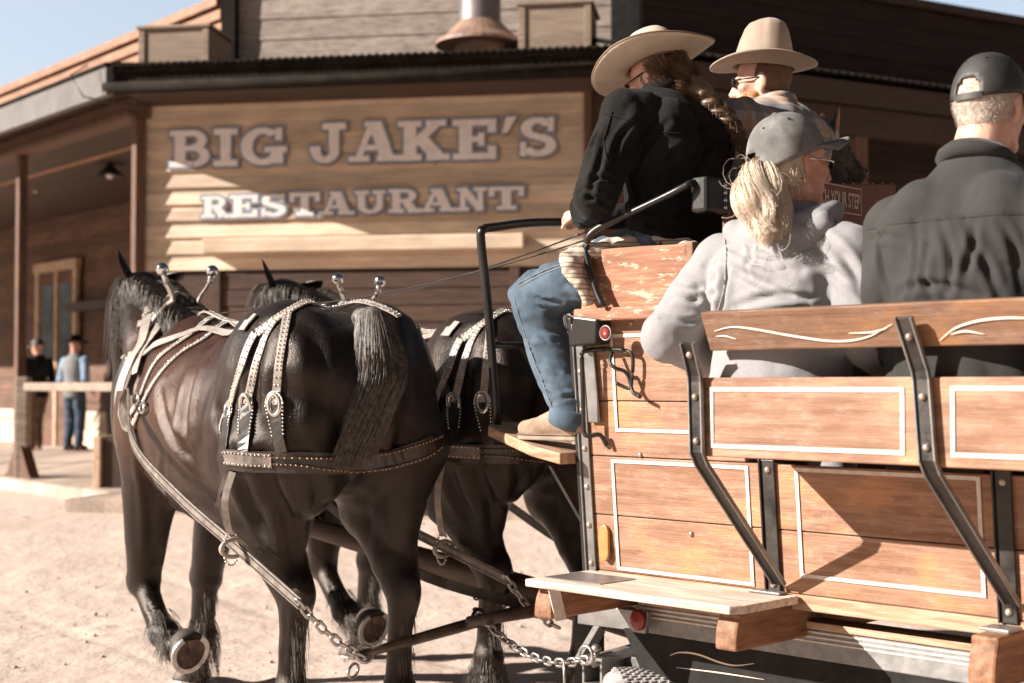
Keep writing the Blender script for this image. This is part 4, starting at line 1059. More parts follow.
part('chain_hook', MB().torus(hk2, .03, .006, (0, 1, 0), 14, 6).tube([hk2 + V((-.1, 0, -.03)), hk2 + V((-.1, 0, -.16))], .005, 6).torus(hk2 + V((-.1, 0, -.19)), .03, .006, (0, 1, 0), 14, 6), M['chain'], smooth=True)
qh = t0 + V((0, .02, 0))
part('singletree_hook', MB().torus(qh, .035, .007, (1, 0, .3), 16, 8, sx=.8).torus(qh + V((.0, -.05, -.05)), .05, .006, (1, .6, 0), 16, 8, sx=.45), M['chain'], smooth=True)
qm = wu(478, 618, -.70); part('singletree_hook', MB().torus(qm, .045, .007, (1, .3, 0), 16, 8, sx=.7), M['iron'], smooth=True)
# ================================================================== HORSES
HEAD_ = R(36)       # heading, left of the view axis
HO = V((-.63, 5.20, 0)); HOFF = V((.70, .60, 0))
HA = R(90) + HEAD_
def horse_matrix(o): return Matrix.Translation(o) @ Matrix.Rotation(HA, 4, 'Z')
HM = horse_matrix(HO); HMI = HM.inverted()
def hsec(x, zc, w, t, b): return ((x, 0, zc), (0, 1, 0), (0, 0, 1), w, t, b)
def horse_body(turn):
    mb = MB()
    mb.loft([hsec(-.27, 1.34, .10, .14, .14), hsec(-.20, 1.34, .25, .26, .26), hsec(-.05, 1.33, .33, .31, .34), hsec(.15, 1.31, .355, .355, .36), hsec(.38, 1.26, .34, .385, .38),
             hsec(.65, 1.20, .365, .405, .40), hsec(.92, 1.20, .36, .425, .42), hsec(1.15, 1.24, .32, .44, .42), hsec(1.36, 1.24, .28, .40, .38), hsec(1.53, 1.22, .24, .32, .32), hsec(1.62, 1.2, .14, .2, .2)], 32)
    for s in (-1, 1):
        mb.ell((.10, s*.165, 1.385), (.36, .225, .315))                  # croup halves
        mb.ell((-.06, s*.19, 1.22), (.20, .175, .30))                    # buttock
        mb.ell((.33, s*.235, 1.20), (.22, .13, .27))                     # flank / haunch
        mb.ell((1.30, s*.235, 1.22), (.19, .115, .30))                   # shoulder
        mb.ell((1.52, s*.13, 1.10), (.14, .13, .17))                     # breast
    # hind legs
    L = [(.06, .20, 1.15), (.20, .215, .93), (.10, .20, .80), (.0, .17, .62), (.035, .165, .50), (.065, .165, .27), (.11, .165, .15), (.15, .165, .05)]
    Rr = [(-.02, -.19, 1.15), (.06, -.20, .93), (-.04, -.195, .80), (-.15, -.185, .615), (-.13, -.18, .50), (-.12, -.18, .25), (-.08, -.18, .14), (-.05, -.18, .05)]
    for P in (L, Rr):
        rs = [.235, .155, .104, .072, .053, .054, .060, .072]
        mb.chain(P, rs)
        h = V(P[3]); mb.ell(h + V((-.045, 0, .02)), (.05, .045, .075)); mb.ell(V(P[5]) + V((-.01, 0, .02)), (.075, .068, .07))
        mb.rc(V(P[0]) + V((-.10, 0, .02)), .14, V(P[2]) + V((-.05, 0, -.03)), .07)
    # standing right foreleg, reaching forward
    P = [(1.36, -.17, 1.02), (1.44, -.175, .82), (1.55, -.175, .52), (1.575, -.175, .44), (1.60, -.175, .26), (1.64, -.175, .13), (1.67, -.175, .05)]
    mb.chain(P, [.15, .108, .072, .058, .053, .056, .07]); mb.ell((1.56, -.175, .50), (.085, .078, .09)); mb.ell((1.60, -.175, .22), (.075, .066, .065))
    # lifted left foreleg, knee bent, sole turned back
    P = [(1.34, .17, 1.02), (1.38, .175, .80), (1.425, .175, .55), (1.39, .175, .475), (1.21, .175, .325), (1.14, .17, .295), (1.07, .165, .28)]
    mb.chain(P, [.15, .108, .074, .060, .054, .054, .068]); mb.ell((1.43, .175, .53), (.085, .08, .095)); mb.ell((1.205, .175, .325), (.07, .068, .07))
    # neck and head
    ty = turn
    nk = [(1.30, 0, 1.40), (1.52, .01, 1.55), (1.72, ty*.25, 1.68), (1.86, ty*.6, 1.76)]
    mb.chain(nk, [.285, .225, .170, .135], flat=.62, side=(1, 0, .6))
    mb.chain([(1.36, 0, 1.15), (1.6, ty*.1, 1.42), (1.84, ty*.55, 1.66)], [.24, .17, .125])
    poll = V((1.90, ty*.65, 1.80)); muz = V((2.12, ty*1.35, 1.30))
    mb.chain([poll, poll.lerp(muz, .35), poll.lerp(muz, .7), muz], [.125, .120, .085, .078])
    mb.ell(poll.lerp(muz, .28) + V((-.09, 0, -.03)), (.11, .085, .12))
    me = blob(mb, .0155, 9)
    rnd = V((4.1, 2.2, .7))
    def fn(p, n):
        q = V((p.x*3.2, p.y*4, p.z*3.2)); leg = 1 if p.z < .95 else .0
        a = noise.noise(q + rnd)*.016 + noise.noise(q*2.4 + rnd)*.006
        b = noise.noise(V((p.x*9, p.y*9, p.z*2.6)))*.006*leg
        return a*(1-leg*.6) + b
    displace(me, fn)
    return me, poll, muz
def ear(mb, base, d, out, L=.15, w=.038):
    base = V(base); d = V(d).normalized(); out = V(out).normalized(); a = d.cross(out).normalized()
    vs = []; n = 8; fs = []
    for i in range(n+1):
        t = i/n; ww = w*(.62 + .9*t - .2*t*t)*(1 - t**2.6)*1.25 + .0015
        c = base + d*L*t
        for k in range(9):
            s = -1 + 2*k/8; vs.append(c + a*s*ww + out*(.03*(1-s*s)*(1-t)*-1))
        for k in range(8, -1, -1):
            s = -1 + 2*k/8; vs.append(c + a*s*ww*.8 + out*(.012*(1-t) + .002 - .012*(s*s)*(1-t)))
    for i in range(n):
        for k in range(18): fs.append((i*18+k, i*18+(k+1)%18, (i+1)*18+(k+1)%18, (i+1)*18+k))
    fs += [tuple(range(17,-1,-1)), tuple(range(n*18, n*18+18))]
    mb.add(vs, fs)
def hoof_mesh(c, up, fwd, r=.078, h=.060, sole=False):
    """c: centre of the sole, up: direction to pastern"""
    up = V(up).normalized(); fwd = V(fwd); fwd = (fwd - up*fwd.dot(up)).normalized(); sd = up.cross(fwd)
    mb = MB(); prof = [(1.0, 0), (1.0, .012), (.92, .03), (.76, h), (.5, h+.012)]
    vs = []; fs = []; n = 28
    for rr, hh in prof:
        for k in range(n):
            t = 2*pi*k/n; rx = r*rr*(1.12 if cos(t) > 0 else .92); vs.append(c + fwd*(cos(t)*rx + hh*-.35) + sd*sin(t)*r*rr + up*hh)
    for i in range(len(prof)-1):
        for k in range(n): fs.append((i*n+k, i*n+(k+1)%n, (i+1)*n+(k+1)%n, (i+1)*n+k))
    fs += [tuple(range(n-1,-1,-1)), tuple(range((len(prof)-1)*n, len(prof)*n))]
    mb.add(vs, fs)
    shoe = MB(); P = []
    for k in range(25):
        t = R(-148 + 296*k/24); rx = r*(1.05 if cos(t) > 0 else .86); P.append(c + fwd*cos(t)*rx + sd*sin(t)*r*.93 - up*.006)
    shoe.bar(P, .022, .012, [ (p - c) for p in P])
    fr = MB(); fr.slab([c + fwd*(cos(2*pi*k/20)*r*(.92 if cos(2*pi*k/20) > 0 else .74)) + sd*sin(2*pi*k/20)*r*.80 - up*.001 for k in range(20)], -up*.003)
    fr.slab([c - fwd*r*.72 + sd*r*.30 - up*.004, c - fwd*r*.72 - sd*r*.30 - up*.004, c + fwd*r*.25 - up*.004], -up*.008)
    return mb, shoe, fr
def feather(cs, rnd, n=260, r=.066, L=.15, zdir=V((0,0,-1))):
    out = []
    for i in range(n):
        c, rad = rnd.choice(cs); a = rnd.random()*2*pi
        d = V((cos(a), sin(a), 0)); d = d if rnd.random() < .6 else V((-abs(d.x), d.y, 0))
        p = V(c) + V((d.x*rad, d.y*rad, rnd.uniform(-.05, .05))); l = L*rnd.uniform(.5, 1.15); P = []
        for k in range(6):
            t = k/5; P.append(p + d*(.028*t*(1-.4*t)*2) + V(zdir)*l*t + V((rnd.uniform(-1,1), rnd.uniform(-1,1), 0))*.004*t + d*(-.004))
        out.append(P)
    return out
bodies = []
HMUS = [([(262,455),(282,500),(292,545),(298,575)],.026,.016), ([(238,455),(244,490),(262,520),(280,545)],.03,.018), ([(300,440),(318,500),(322,545),(312,585)],.026,.014),
 ([(268,330),(255,375),(250,430)],.035,.014), ([(214,345),(190,385),(184,430),(200,475)],.03,.014), ([(160,390),(170,430),(196,462)],.026,.015), ([(140,450),(150,500),(152,560)],.02,.012), ([(165,455),(170,500),(160,560)],.02,.012),
 ([(225,380),(222,420),(230,465)],.03,.012), ([(300,320),(318,350),(318,400)],.045,.010), ([(146,600),(158,625)],.010,.008), ([(286,610),(284,660)],.010,.007), ([(296,610),(294,660)],.010,.007), ([(208,600),(206,640)],.010,.007)]
HCL = [([V((-.24, 0, 1.45)), V((-.30, 0, 1.25)), V((-.22, 0, 1.05)), V((-.1, 0, .95))], .035, .03)]
for s_ in (-1, 1):
    HCL += [([V((-.17, s_*.13, 1.2)), V((-.14, s_*.12, .95)), V((-.10, s_*.13, .78))], .022, .012), ([V((-.02, s_*.29, 1.2)), V((.02, s_*.27, 1.0)), V((.0, s_*.22, .85))], .025, .013)]
def make_horse(o, turn, label, seed):
    rnd = random.Random(seed)
    root = empty('draft_horse', o, HA, label, 'horse', 'pair of black draft horses hitched to the wagon')
    me, poll, muz = horse_body(turn)
    body = mobj('body', me, M['coat'], root, True)
    global HCR
    if seed == 11:
        t = BVHTree.FromPolygons([HM @ v.co for v in me.vertices], [tuple(p.vertices) for p in me.polygons]); HCR = []
        for pts, w, h in HMUS:
            L = [HMI @ r[0] for r in (t.ray_cast(CAM, ray(x, y)) for x, y in pts) if r[0] is not None]
            if len(L) > 1: HCR.append((smooth_pts(L, 4), w, h)); HCR.append(([V((p.x, -p.y, p.z)) for p in smooth_pts(L, 4)], w, h))
    creases(me, HCR); creases(me, HCL)
    m = horse_matrix(o); vv = [m @ v.co for v in me.vertices]; bodies.append(BVHTree.FromPolygons(vv, [tuple(p.vertices) for p in me.polygons]))
    hd = (muz - poll).normalized()
    for s in (-1, 1):
        e = MB(); ear(e, poll + V((-.03, s*.075, .06)), V((-.05, s*.45, 1)) if s > 0 else V((-.9, -.25, .25)), V((.5, s*.6, 0)) if s > 0 else V((0, -.5, 1)), .17, .04)
        mobj('ear', e.mesh('ear'), M['coat'], root, True)
    # hooves
    specs = [(V((.17, .165, .0)), (0,0,1), (1,0,0)), (V((-.02, -.18, .0)), (0,0,1), (1,0,0)), (V((1.71, -.175, .0)), (0,0,1), (1,0,0)),
             (V((.975, .155, .268)), (.93, .10, .32), (.3, 0, -1))]
    for c, up, fw in specs:
        a, b, f = hoof_mesh(c + V((0, 0, .013)), up, fw, .081 if up[2] < .9 else .088)
        hf = mobj('hoof', a.mesh('hoof'), M['hoof'], root, True)
        mobj('horseshoe', b.mesh('s'), M['shoe'], hf, bevel=.002); mobj('hoof_sole', f.mesh('s'), M['sole_dirt'], hf)
    # feathering
    ft = []
    for (c, r_) in (((.06,.165,.27), .058), ((.095,.165,.20), .058), ((-.12,-.18,.26), .058), ((-.09,-.18,.18), .058), ((1.60,-.175,.26), .058), ((1.62,-.175,.18), .058)):
        ft += feather([(c, r_)], rnd, 170)
    ft += feather([((1.20,.175,.34), .055), ((1.26,.175,.38), .05), ((1.15,.17,.31), .055)], rnd, 260, zdir=V((-.45, -.03, -.75)), L=.10)
    ft += feather([((1.16,.17,.30), .050), ((1.10,.165,.29), .060)], rnd, 520, zdir=V((-.85, -.08, -.42)), L=.095)
    for c0, c1 in (((.0,.168,.60),(.055,.165,.32)), ((-.145,-.183,.60),(-.12,-.18,.32)), ((1.55,-.175,.46),(1.59,-.175,.3)), ((1.38,.175,.47),(1.25,.175,.37))):
        for i in range(110):
            p = V(c0).lerp(V(c1), rnd.random()) + V((-.052 + .02*rnd.random(), rnd.uniform(-.035,.035), 0))
            ft.append([p + V((-.012*k/3, 0, -.022*k)) for k in range(4)])
    mobj('feathering', strands(ft, .0011, .0004).mesh('f'), M['mane'], root)
    # tail
    th = V((-.20, 0, 1.62)); tp = []
    for i in range(4600):
        a = rnd.random()*2*pi; rr = math.sqrt(rnd.random()); y0 = cos(a)*rr; x0 = sin(a)*rr
        L = rnd.uniform(.34, .56) if rnd.random() < .6 else rnd.uniform(.10, .38); P = []; ph = rnd.random()*6; cl = rnd.uniform(-1,1)
        lock = math.floor(y0*4)/4
        for k in range(12):
            t = k/11; s = t*L
            cx = -.02 - .07*sin(min(1, s/.3)*pi/2) + .02*s
            wd = (.040 + .036*sin(min(1, s/.16)*pi/2)) * (1 - .62*max(0, min(1, (s-.2)/.4)))
            sway = .42*max(0, s-.24)
            P.append(V((th.x + cx*1.25 + x0*wd*.95 + .020*sin(ph+s*9)*.5, y0*wd + sway + lock*.03*s + .006*sin(ph+s*14) + .11*cl*s*s + .02*cl*s, th.z + .02 - s + .02*(1-rr)*(1-t))))
        tp.append(P)
    # short tousled hair at the dock
    for i in range(260):
        a = rnd.random()*2*pi; rr = rnd.random(); P = []
        c = th + V((-.045, 0, -.08 + .05*rnd.random())); d = V((-abs(sin(a))*.8 - .1, cos(a), rnd.uniform(-.2,.7))).normalized()
        for k in range(7):
            t = k/6; P.append(c + d*(.055*math.sqrt(t)) + V((0, 0, -.12*t*t)) + V((0, d.y*.02*t, 0)))
        tp.append(P)
    core = MB(); core.chain([th + V((.04,0,0)), th + V((-.045,0,-.07)), th + V((-.065,0,-.16)), th + V((-.068,.01,-.24))], [.04, .036, .022, .010])
    tl = mobj('tail', blob(core, .012, 4), M['mane'], root, True)
    mobj('tail_hair', strands(tp, .0013, .0005).mesh('t'), M['mane'], tl)
    # mane
    mp = []
    crest = [V((1.28, 0, 1.68)), V((1.50, .01, 1.765)), V((1.72, turn*.25, 1.855)), V((1.86, turn*.6, 1.90)), V((1.96, turn*.72, 1.89))]
    for i in range(2300):
        t = rnd.random()*(len(crest)-1); k0 = min(int(t), len(crest)-2); p = crest[k0].lerp(crest[k0+1], t-k0)
        s = 1 if rnd.random() < .60 else -1; L = rnd.uniform(.12, .34); P = []; ph = rnd.random()*6
        fx = rnd.uniform(-.10, .05)
        for k in range(8):
            q = k/7; a_ = q*1.9
            P.append(p + V((fx*q + .008*sin(ph+q*7), s*(.015 + .105*sin(min(a_, 1.4))) + .01*sin(ph+q*5), .025*sin(q*3) - L*q*q - .02*q)))
        mp.append(P)
    for i in range(600):   # forelock and loose ends down the left cheek
        p = crest[-1] + V((rnd.uniform(-.10,.02), rnd.uniform(-.06,.06), 0)); P = []; dx = rnd.uniform(-.12,.03); dy = rnd.uniform(-.03,.12); L = rnd.uniform(.2,.45)
        for k in range(8):
            q = k/7; P.append(p + V((dx*q + .08*sin(q*1.5), dy*math.sqrt(q), .02*sin(q*3) - L*q*q)))
        mp.append(P)
    mobj('mane', strands(mp, .0016, .0006).mesh('t'), M['mane'], root)
    return root
HC = None
horse1 = make_horse(HO, .0, 'near black draft horse, its left forehoof lifted, walking on the left of the pair', 11)
horse2 = make_horse(HO + HOFF, .22, 'far black draft horse partly hidden behind the other horse and the driver', 12)
# ------------------------------------------------------------------ harness
def project(px, py, bvh, off=.006, guess=None):
    d = ray(px, py); h = bvh.ray_cast(CAM, d)
    if h[0] is not None: return h[0] + h[1]*off, h[1]
    # silhouette: nearest surface to the ray
    best = None
    for k in range(60):
        q = CAM + d*(4.6 + k*.06); f = bvh.find_nearest(q)
        if f[0] is not None and (best is None or f[3] < best[2]): best = (f[0] + f[1]*off, f[1], f[3])
    return best[0], best[1]
def dens(ps, step):
    ps = smooth_pts(ps, 6); o = [ps[0]]
    for p in ps[1:]:
        if (p - o[-1]).length > step: o.append(p)
    o.append(ps[-1]); return o
def strap_world(pts, bvh, w, th=.005, off=.008, studs=None, step=.022):
    """pts: world points near the surface -> flat strap lying on it, optional stud row(s)"""
    P = dens(pts, step); S = []; Nn = []
    for p in P:
        f = bvh.find_nearest(p); S.append(f[0] + f[1]*off); Nn.append(f[1])
    for _ in range(2):
        S = [S[0]] + [(S[i-1] + S[i]*2 + S[i+1])/4 for i in range(1, len(S)-1)] + [S[-1]]
        Nn = [Nn[0]] + [(Nn[i-1] + Nn[i]*2 + Nn[i+1]).normalized() for i in range(1, len(Nn)-1)] + [Nn[-1]]
    sides = []
    for i in range(len(S)):
        d = (S[min(i+1, len(S)-1)] - S[max(i-1, 0)]).normalized(); sides.append(Nn[i].cross(d).normalized())
    mb = MB().bar(S, w, th, sides); sm = MB()
    if studs:
        for o in studs:
            acc = 0
            for i in range(len(S)-1):
                n = max(1, int((S[i+1]-S[i]).length/.0135))
                for k in range(n):
                    c = S[i].lerp(S[i+1], k/n) + sides[i]*o*w + Nn[i]*(th/2 + .001); sm.ell(c, .0036, nu=6, nv=4)
    return mb, sm, S, Nn, sides
def make_harness(o, bvh, M2, Minv, label, idx):
    """M2 maps near-horse world points to this horse's world"""
    root = empty('harness', o, HA, label, 'harness', 'harnesses worn by the two draft horses')
    inv = horse_matrix(o).inverted()
    b1 = bodies[0]
    def PP(pxs): return [M2 @ project(x, y, b1)[0] for x, y in pxs]
    def strap(name, pxs, w, mat='strap', studs=None, smat='stud', parent=None, lab=None, off=.008, world=None, th=.005):
        pts = world if world else PP(pxs)
        mb, sm, S, Nn, sd = strap_world(pts, bvh, w, th=th, off=off, studs=studs)
        ob = mb.build(name, M[mat], parent or root, inv=inv, bevel=.0012)
        if lab: ob['label'] = lab
        if studs: sm.build('stud_row', M[smat], ob, smooth=True, inv=inv)
        return ob, S, Nn, sd
    # hip strap assembly
    strap('croup_strap', [(331,296),(316,299),(295,309),(275,321),(258,334)], .034, studs=(-.33,.33))
    strap('croup_strap', [(331,297),(350,300),(369,304),(385,310),(399,318)], .03, studs=(-.33,.33))
    hips = [([(256,334),(247,352),(241,371),(235,392),(231,410)], [(231,410),(228,432),(226,456)]),
            ([(275,322),(265,342),(258,361),(252,385),(248,405)], [(248,405),(246,428),(245,452)]),
            ([(288,314),(284,338),(280,362),(278,385),(276,405)], [(276,405),(279,430),(283,452)])]
    for k, (a, b_) in enumerate(hips):
        strap('hip_strap', a, .030, studs=(-.25,.25)); ob, S, Nn, sd = strap('hip_strap_keeper', b_, .046, 'leather', off=.010)
        p, n = S[0], Nn[0]; d = (S[3] - S[0]).normalized()
        bk = MB().torus(p, .036, .009, n, 20, 8, sx=.62, sxdir=n.cross(d).cross(n).cross(n)); bk.build('buckle', M['chrome'] if k == 3 else M['stud'], ob, smooth=True, inv=inv)
        sm = MB()
        for q in range(24):
            t = pi*q/23; s_ = n.cross(d); c = p + (s_*cos(t)*.033 + d*(-sin(t)*.045)) + n*.001; sm.ell(c, .0045, nu=6, nv=4)
        for sg in (-1, 1):
            for q in range(9):
                c = p + n.cross(d)*sg*(.033 - .0012*q) + d*(q*.013); f = bvh.find_nearest(c); sm.ell(f[0] + f[1]*.012, .0045, nu=6, nv=4)
        sm.build('stud_row', M['stud'], ob, smooth=True, inv=inv)
    # mirror the hip straps on the other flank
    for a, b_ in hips[:2]:
        loc = [Minv @ p for p in PP(a + b_[1:])]; wd = [horse_matrix(o) @ V((q.x, -q.y, q.z)) for q in loc]
        strap('hip_strap', None, .021, studs=(-.25,.25), world=wd)
    # breeching round the buttocks
    band = [(228,458),(245,461),(262,461),(300,462),(330,463),(360,463),(390,459),(415,452),(432,445)]
    strap('breeching', band, .075, 'leather', off=.012, lab='black breeching band round the buttocks')
    strap('breeching_edge', [(262,456),(300,457),(345,456),(385,453),(410,447),(438,436)], .009, 'leather', (0,), 'copper', off=.018)
    strap('breeching_edge', [(262,463),(297,464),(327,469),(360,470),(400,464),(425,456),(438,447)], .009, 'leather', (0,), 'copper', off=.018)
    strap('breeching_end', [(228,456),(240,458),(262,459),(275,460)], .050, 'trace', (-.38, .38), off=.019, lab='pale studded end of the breeching')
    strap('side_strap', [(232,468),(226,485),(218,505)], .026, 'leather', off=.01)
    # trace
    e0 = M2 @ (HM @ V((1.50, .31, 1.13))); e1 = M2 @ at(300, 604, 4.84)
    if idx == 0: e0 = at(128, 392, 5.95)
    mid = e0.lerp(e1, .5) + V((-.07, -.15, -.02))
    tr = dens([e0, e0.lerp(mid, .5) + V((-.05,-.07,-.012)), mid, mid.lerp(e1, .5), e1], .05)
    ob = MB().bar(tr, .040, .009, (0, 0, 1)).build('trace', M['trace'], root, inv=inv, bevel=.002)
    sl_ = MB()
    for sg in (-1, 1): sl_.bar([p + V((0,0,sg*.013)) + V((-.003,-.005,0)) for p in tr], .003, .003, (0,0,1))
    sl_.build('trace_stitching', M['leather'], ob, inv=inv)
    end = M2 @ wl(*t0) if idx == 0 else M2 @ wl(*t0)
    chain_links(sag(e1, end, .02), .05, .0058).build('trace_chain', M['chain'], root, smooth=True, inv=inv)
    def pxof(p):
        q = (Matrix.Identity(4) if idx == 0 else M2.inverted()) @ p; return 512 + FPX*q.x/q.y
    loopc = min(tr, key=lambda p: abs(pxof(p) - 240)) + V((-.005, -.02, .0))
    a0 = M2 @ project(236, 470, b1, .02)[0]; 
    MB().bar(dens([a0, a0.lerp(loopc, .35) + V((-.02,-.04,0)), a0.lerp(loopc, .75) + V((-.01,-.03,0)), loopc + V((0,0,.05))], .03), .024, .005, (1,0,0)).build('trace_carrier', M['strap'], root, inv=inv)
    MB().torus(loopc + V((0,0,.0)), .055, .009, (1,-.8,0), 20, 8, sx=.55, sxdir=(0,0,1)).build('trace_loop', M['strap'], root, smooth=True, inv=inv)
    sm = MB()
    for q in range(22):
        t = 2*pi*q/22; s_ = V((1,-.8,0)).normalized().cross(V((0,0,1))); sm.ell(loopc + s_*cos(t)*.034 + V((0,0,sin(t)*.060)) + V((-.006,-.008,0)), .005, nu=6, nv=4)
    sm.build('stud_row', M['stud'], root, smooth=True, inv=inv)
    # far-side trace
    g = lambda x, y, z: horse_matrix(o) @ V((x, y, z))
    te = M2 @ wl(*(t0 + dd_*.93))
    MB().bar(dens([g(1.5,-.30,1.12), g(.9,-.42,.88), g(.2,-.42,.66), te], .06), .04, .009, (0,0,1)).build('trace', M['leather'], root, inv=inv)
    # shoulder and back straps
    dbl = [(229,322),(208,338),(186,350),(168,366),(152,388),(141,410),(134,424)]
    strap('back_pad_strap', [(214,318),(196,332),(176,346),(160,358),(150,374),(142,396),(130,414)], .024, studs=(-.3,.3))
    strap('back_pad_strap', dbl, .024, studs=(-.3,.3))
    for (x, y) in ((140,399),(146,408)):
        p, n = project(x, y, b1, .014); p = M2 @ p
        MB().torus(p, .034, .008, n, 20, 8, sx=.6).build('buckle', M['stud'], root, smooth=True, inv=inv)
    strap('line_strap', [(139,326),(160,322),(185,316),(208,311),(232,315),(255,321)], .042, off=.012)
    strap('line_strap', [(125,359),(138,357),(150,352),(166,343),(184,337),(215,332),(250,327)], .042, off=.012)
    strap('hame_tug', [(164,278),(157,298),(148,326),(137,360),(126,392)], .042, off=.03)
    strap('hame_tug', [(176,296),(164,318),(151,346),(139,376)], .032, off=.024)
    strap('hame_tug', [(200,280),(186,296),(172,310)], .032, off=.024)
    strap('belly_strap', [(134,428),(142,452),(152,472),(168,492)], .03, 'leather', off=.01)
    # collar, hames with polished balls
    cz = V((1.58, 0, 1.36)); Cm = horse_matrix(o)
    ring = []
    for k in range(41):
        t = 2*pi*k/40; y = sin(t); z = cos(t)
        ring.append(V((cz.x + .02 - .16*z*.9 + (.0), y*.215*(1 - .26*max(0, z)), cz.z + z*.39)))
    cl = MB().tube([Cm @ p for p in ring], .045, 12); clo = cl.build('collar', M['leather'], root, smooth=True, inv=inv)
    for s in (-1, 1):
        P = []
        for k in range(16):
            t = R(8 + 150*k/15); y = sin(t)*s; z = cos(t); P.append(V((cz.x - .035 - .16*z*.9, y*.255*(1 - .26*max(0, z)), cz.z + z*.415)))
        top = P[0]; P = [V((top.x - .015, s*.112, top.z + .10)), V((top.x - .02, s*.10, top.z + .06)), V((top.x - .01, s*.075, top.z + .02))] + P[1:]
        hm = MB().bar(dens([Cm @ p for p in P], .03), .026, .014, (.0, 0, 1) if False else [Cm.to_3x3() @ V((.8, s*.2, 0))]*400).build('hame', M['strap'], root, inv=inv, bevel=.002)
        bp = Cm @ V((top.x - .015, s*.118, top.z + .12))
        MB().ell(bp, .029, nu=18, nv=12).build('hame_ball', M['chrome'], hm, smooth=True, inv=inv)
        MB().tube([bp, Cm @ P[1]], [.011, .014], 10).build('hame_horn', M['chrome'], hm, smooth=True, inv=inv)
    hp_ = [Cm @ V((1.50, y, 1.80 - abs(y)*.7)) for y in (.16, .09, 0, -.09, -.16)]
    MB().bar(dens(hp_, .03), .03, .008, [Cm.to_3x3() @ V((1, 0, 0))]*200).build('hame_strap', M['strap'], root, inv=inv)
    # breast piece hanging in front of the shoulder
    bpts = [at(124, 388, 6.0), at(119, 400, 5.98), at(117, 415, 5.97), at(122, 430, 5.96), at(130, 434, 5.95), at(133, 420, 5.97), at(130, 400, 6.0)]
    MB().slab([M2 @ p for p in bpts], M2.to_3x3() @ V((.015, .03, 0))).build('trace_shield', M['strap'], root, inv=inv, bevel=.006)
    # spine strap linking croup to collar
    sp_ = [horse_matrix(o) @ V((x, .0, 1.9)) for x in (.12, .4, .7, 1.0, 1.25)]
    strap('back_strap', None, .034, studs=(-.35,.35), world=sp_, off=.014)
    return root
I4 = Matrix.Identity(4)
h1 = make_harness(HO, bodies[0], I4, HMI, 'pale studded leather harness on the near draft horse', 0)
T2 = Matrix.Translation(HOFF)
h2 = make_harness(HO + HOFF, bodies[1], T2, horse_matrix(HO + HOFF).inverted(), 'studded leather harness on the far draft horse beside the foot board', 1)
# ------------------------------------------------------------------ reins
def rein(pts, label):
    o = MB().tube(pts, .0055, 6, flat=.5).build('rein', M['leather'], smooth=True); tag(o, label, 'rein', 'reins held by the driver')
hand = at(586, 232, 4.95)
rein(sag(at(369, 300, 6.6), hand, .02), 'dark rein running from the far horse up to the driver hands')
rein(sag(at(221, 313, 6.3), at(300, 306, 6.2), .0) + sag(at(300, 306, 6.2), at(592, 238, 5.0), .03)[1:], 'thin rein lying over the near horse back and rising to the driver')
# ================================================================== PEOPLE (local frame: x faces forward, y left, z up from the seat)
def HF(c, yaw=0, pitch=0, roll=0):
    return Matrix.Translation(V(c)) @ Matrix.Rotation(yaw, 4, 'Z') @ Matrix.Rotation(pitch, 4, 'Y') @ Matrix.Rotation(roll, 4, 'X')
def add_head(mb, H, neck_to, beard=False):
    h = lambda *p: H @ V(p); rot = H.to_3x3()
    mb.ell(h(-.012, 0, .035), (.098, .077, .092), rot, 20, 14)
    mb.ell(h(.030, 0, -.025), (.060, .062, .085), rot, 18, 12)
    mb.rc(h(.055, 0, -.085), .030, h(.066, 0, -.098), .024); mb.rc(h(-.01, .045, -.06), .028, h(.055, .018, -.09), .026); mb.rc(h(-.01, -.045, -.06), .028, h(.055, -.018, -.09), .026)
    mb.rc(h(.086, 0, .015), .011, h(.108, 0, -.025), .014); mb.ell(h(.098, .012, -.030), (.012, .010, .009), rot); mb.ell(h(.098, -.012, -.030), (.012, .010, .009), rot)
    mb.ell(h(.080, .032, .022), (.014, .026, .010), rot); mb.ell(h(.080, -.032, .022), (.014, .026, .010), rot)
    mb.ell(h(.086, 0, -.056), (.010, .024, .006), rot); mb.ell(h(.084, 0, -.067), (.010, .020, .007), rot)
    for s in (-1, 1):
        er = rot @ Matrix.Rotation(s*R(-18), 3, 'Z')
        mb.ell(h(-.008, s*.080, -.005), (.020, .008, .032), er); mb.ell(h(-.004, s*.076, -.028), (.012, .008, .014), er)
        mb.ell(h(.058, s*.045, -.012), (.026, .022, .022), rot)
    n1 = V(neck_to); mb.rc(h(-.028, 0, -.05), .056, n1, .064)
def add_hand(mb, wrist, d, nrm, side=1, curl=.8, s=1.0):
    w = V(wrist); d = V(d).normalized(); nrm = V(nrm); nrm = (nrm - d*nrm.dot(d)).normalized(); a = d.cross(nrm)*side
    mb.rc(w, .026*s, w + d*.035*s, .03*s, .7, tuple(a)); mb.chain([w + d*.03*s + a*.02*s, w + d*.08*s + a*.022*s], [.022*s, .020*s]); mb.chain([w + d*.03*s - a*.02*s, w + d*.075*s - a*.024*s], [.022*s, .019*s])
    for k, (o, L) in enumerate(((.031, .070), (.011, .078), (-.010, .073), (-.030, .058))):
        p = w + d*.085*s + a*o*s; P = [p]; ang = 0
        for j, f in enumerate((.45, .32, .23)):
            ang += curl*(.5 + .35*j); P.append(P[-1] + (d*cos(ang) + nrm*sin(ang))*L*f*s)
        mb.chain(P, [.0095*s, .0092*s, .0085*s, .0072*s])
    p = w + d*.025*s + a*.03*s; mb.chain([p, p + (d*.5 + a*.6 + nrm*.35)*.035*s, p + (d*1.2 + a*.5 + nrm*.8)*.045*s], [.014*s, .011*s, .0085*s])
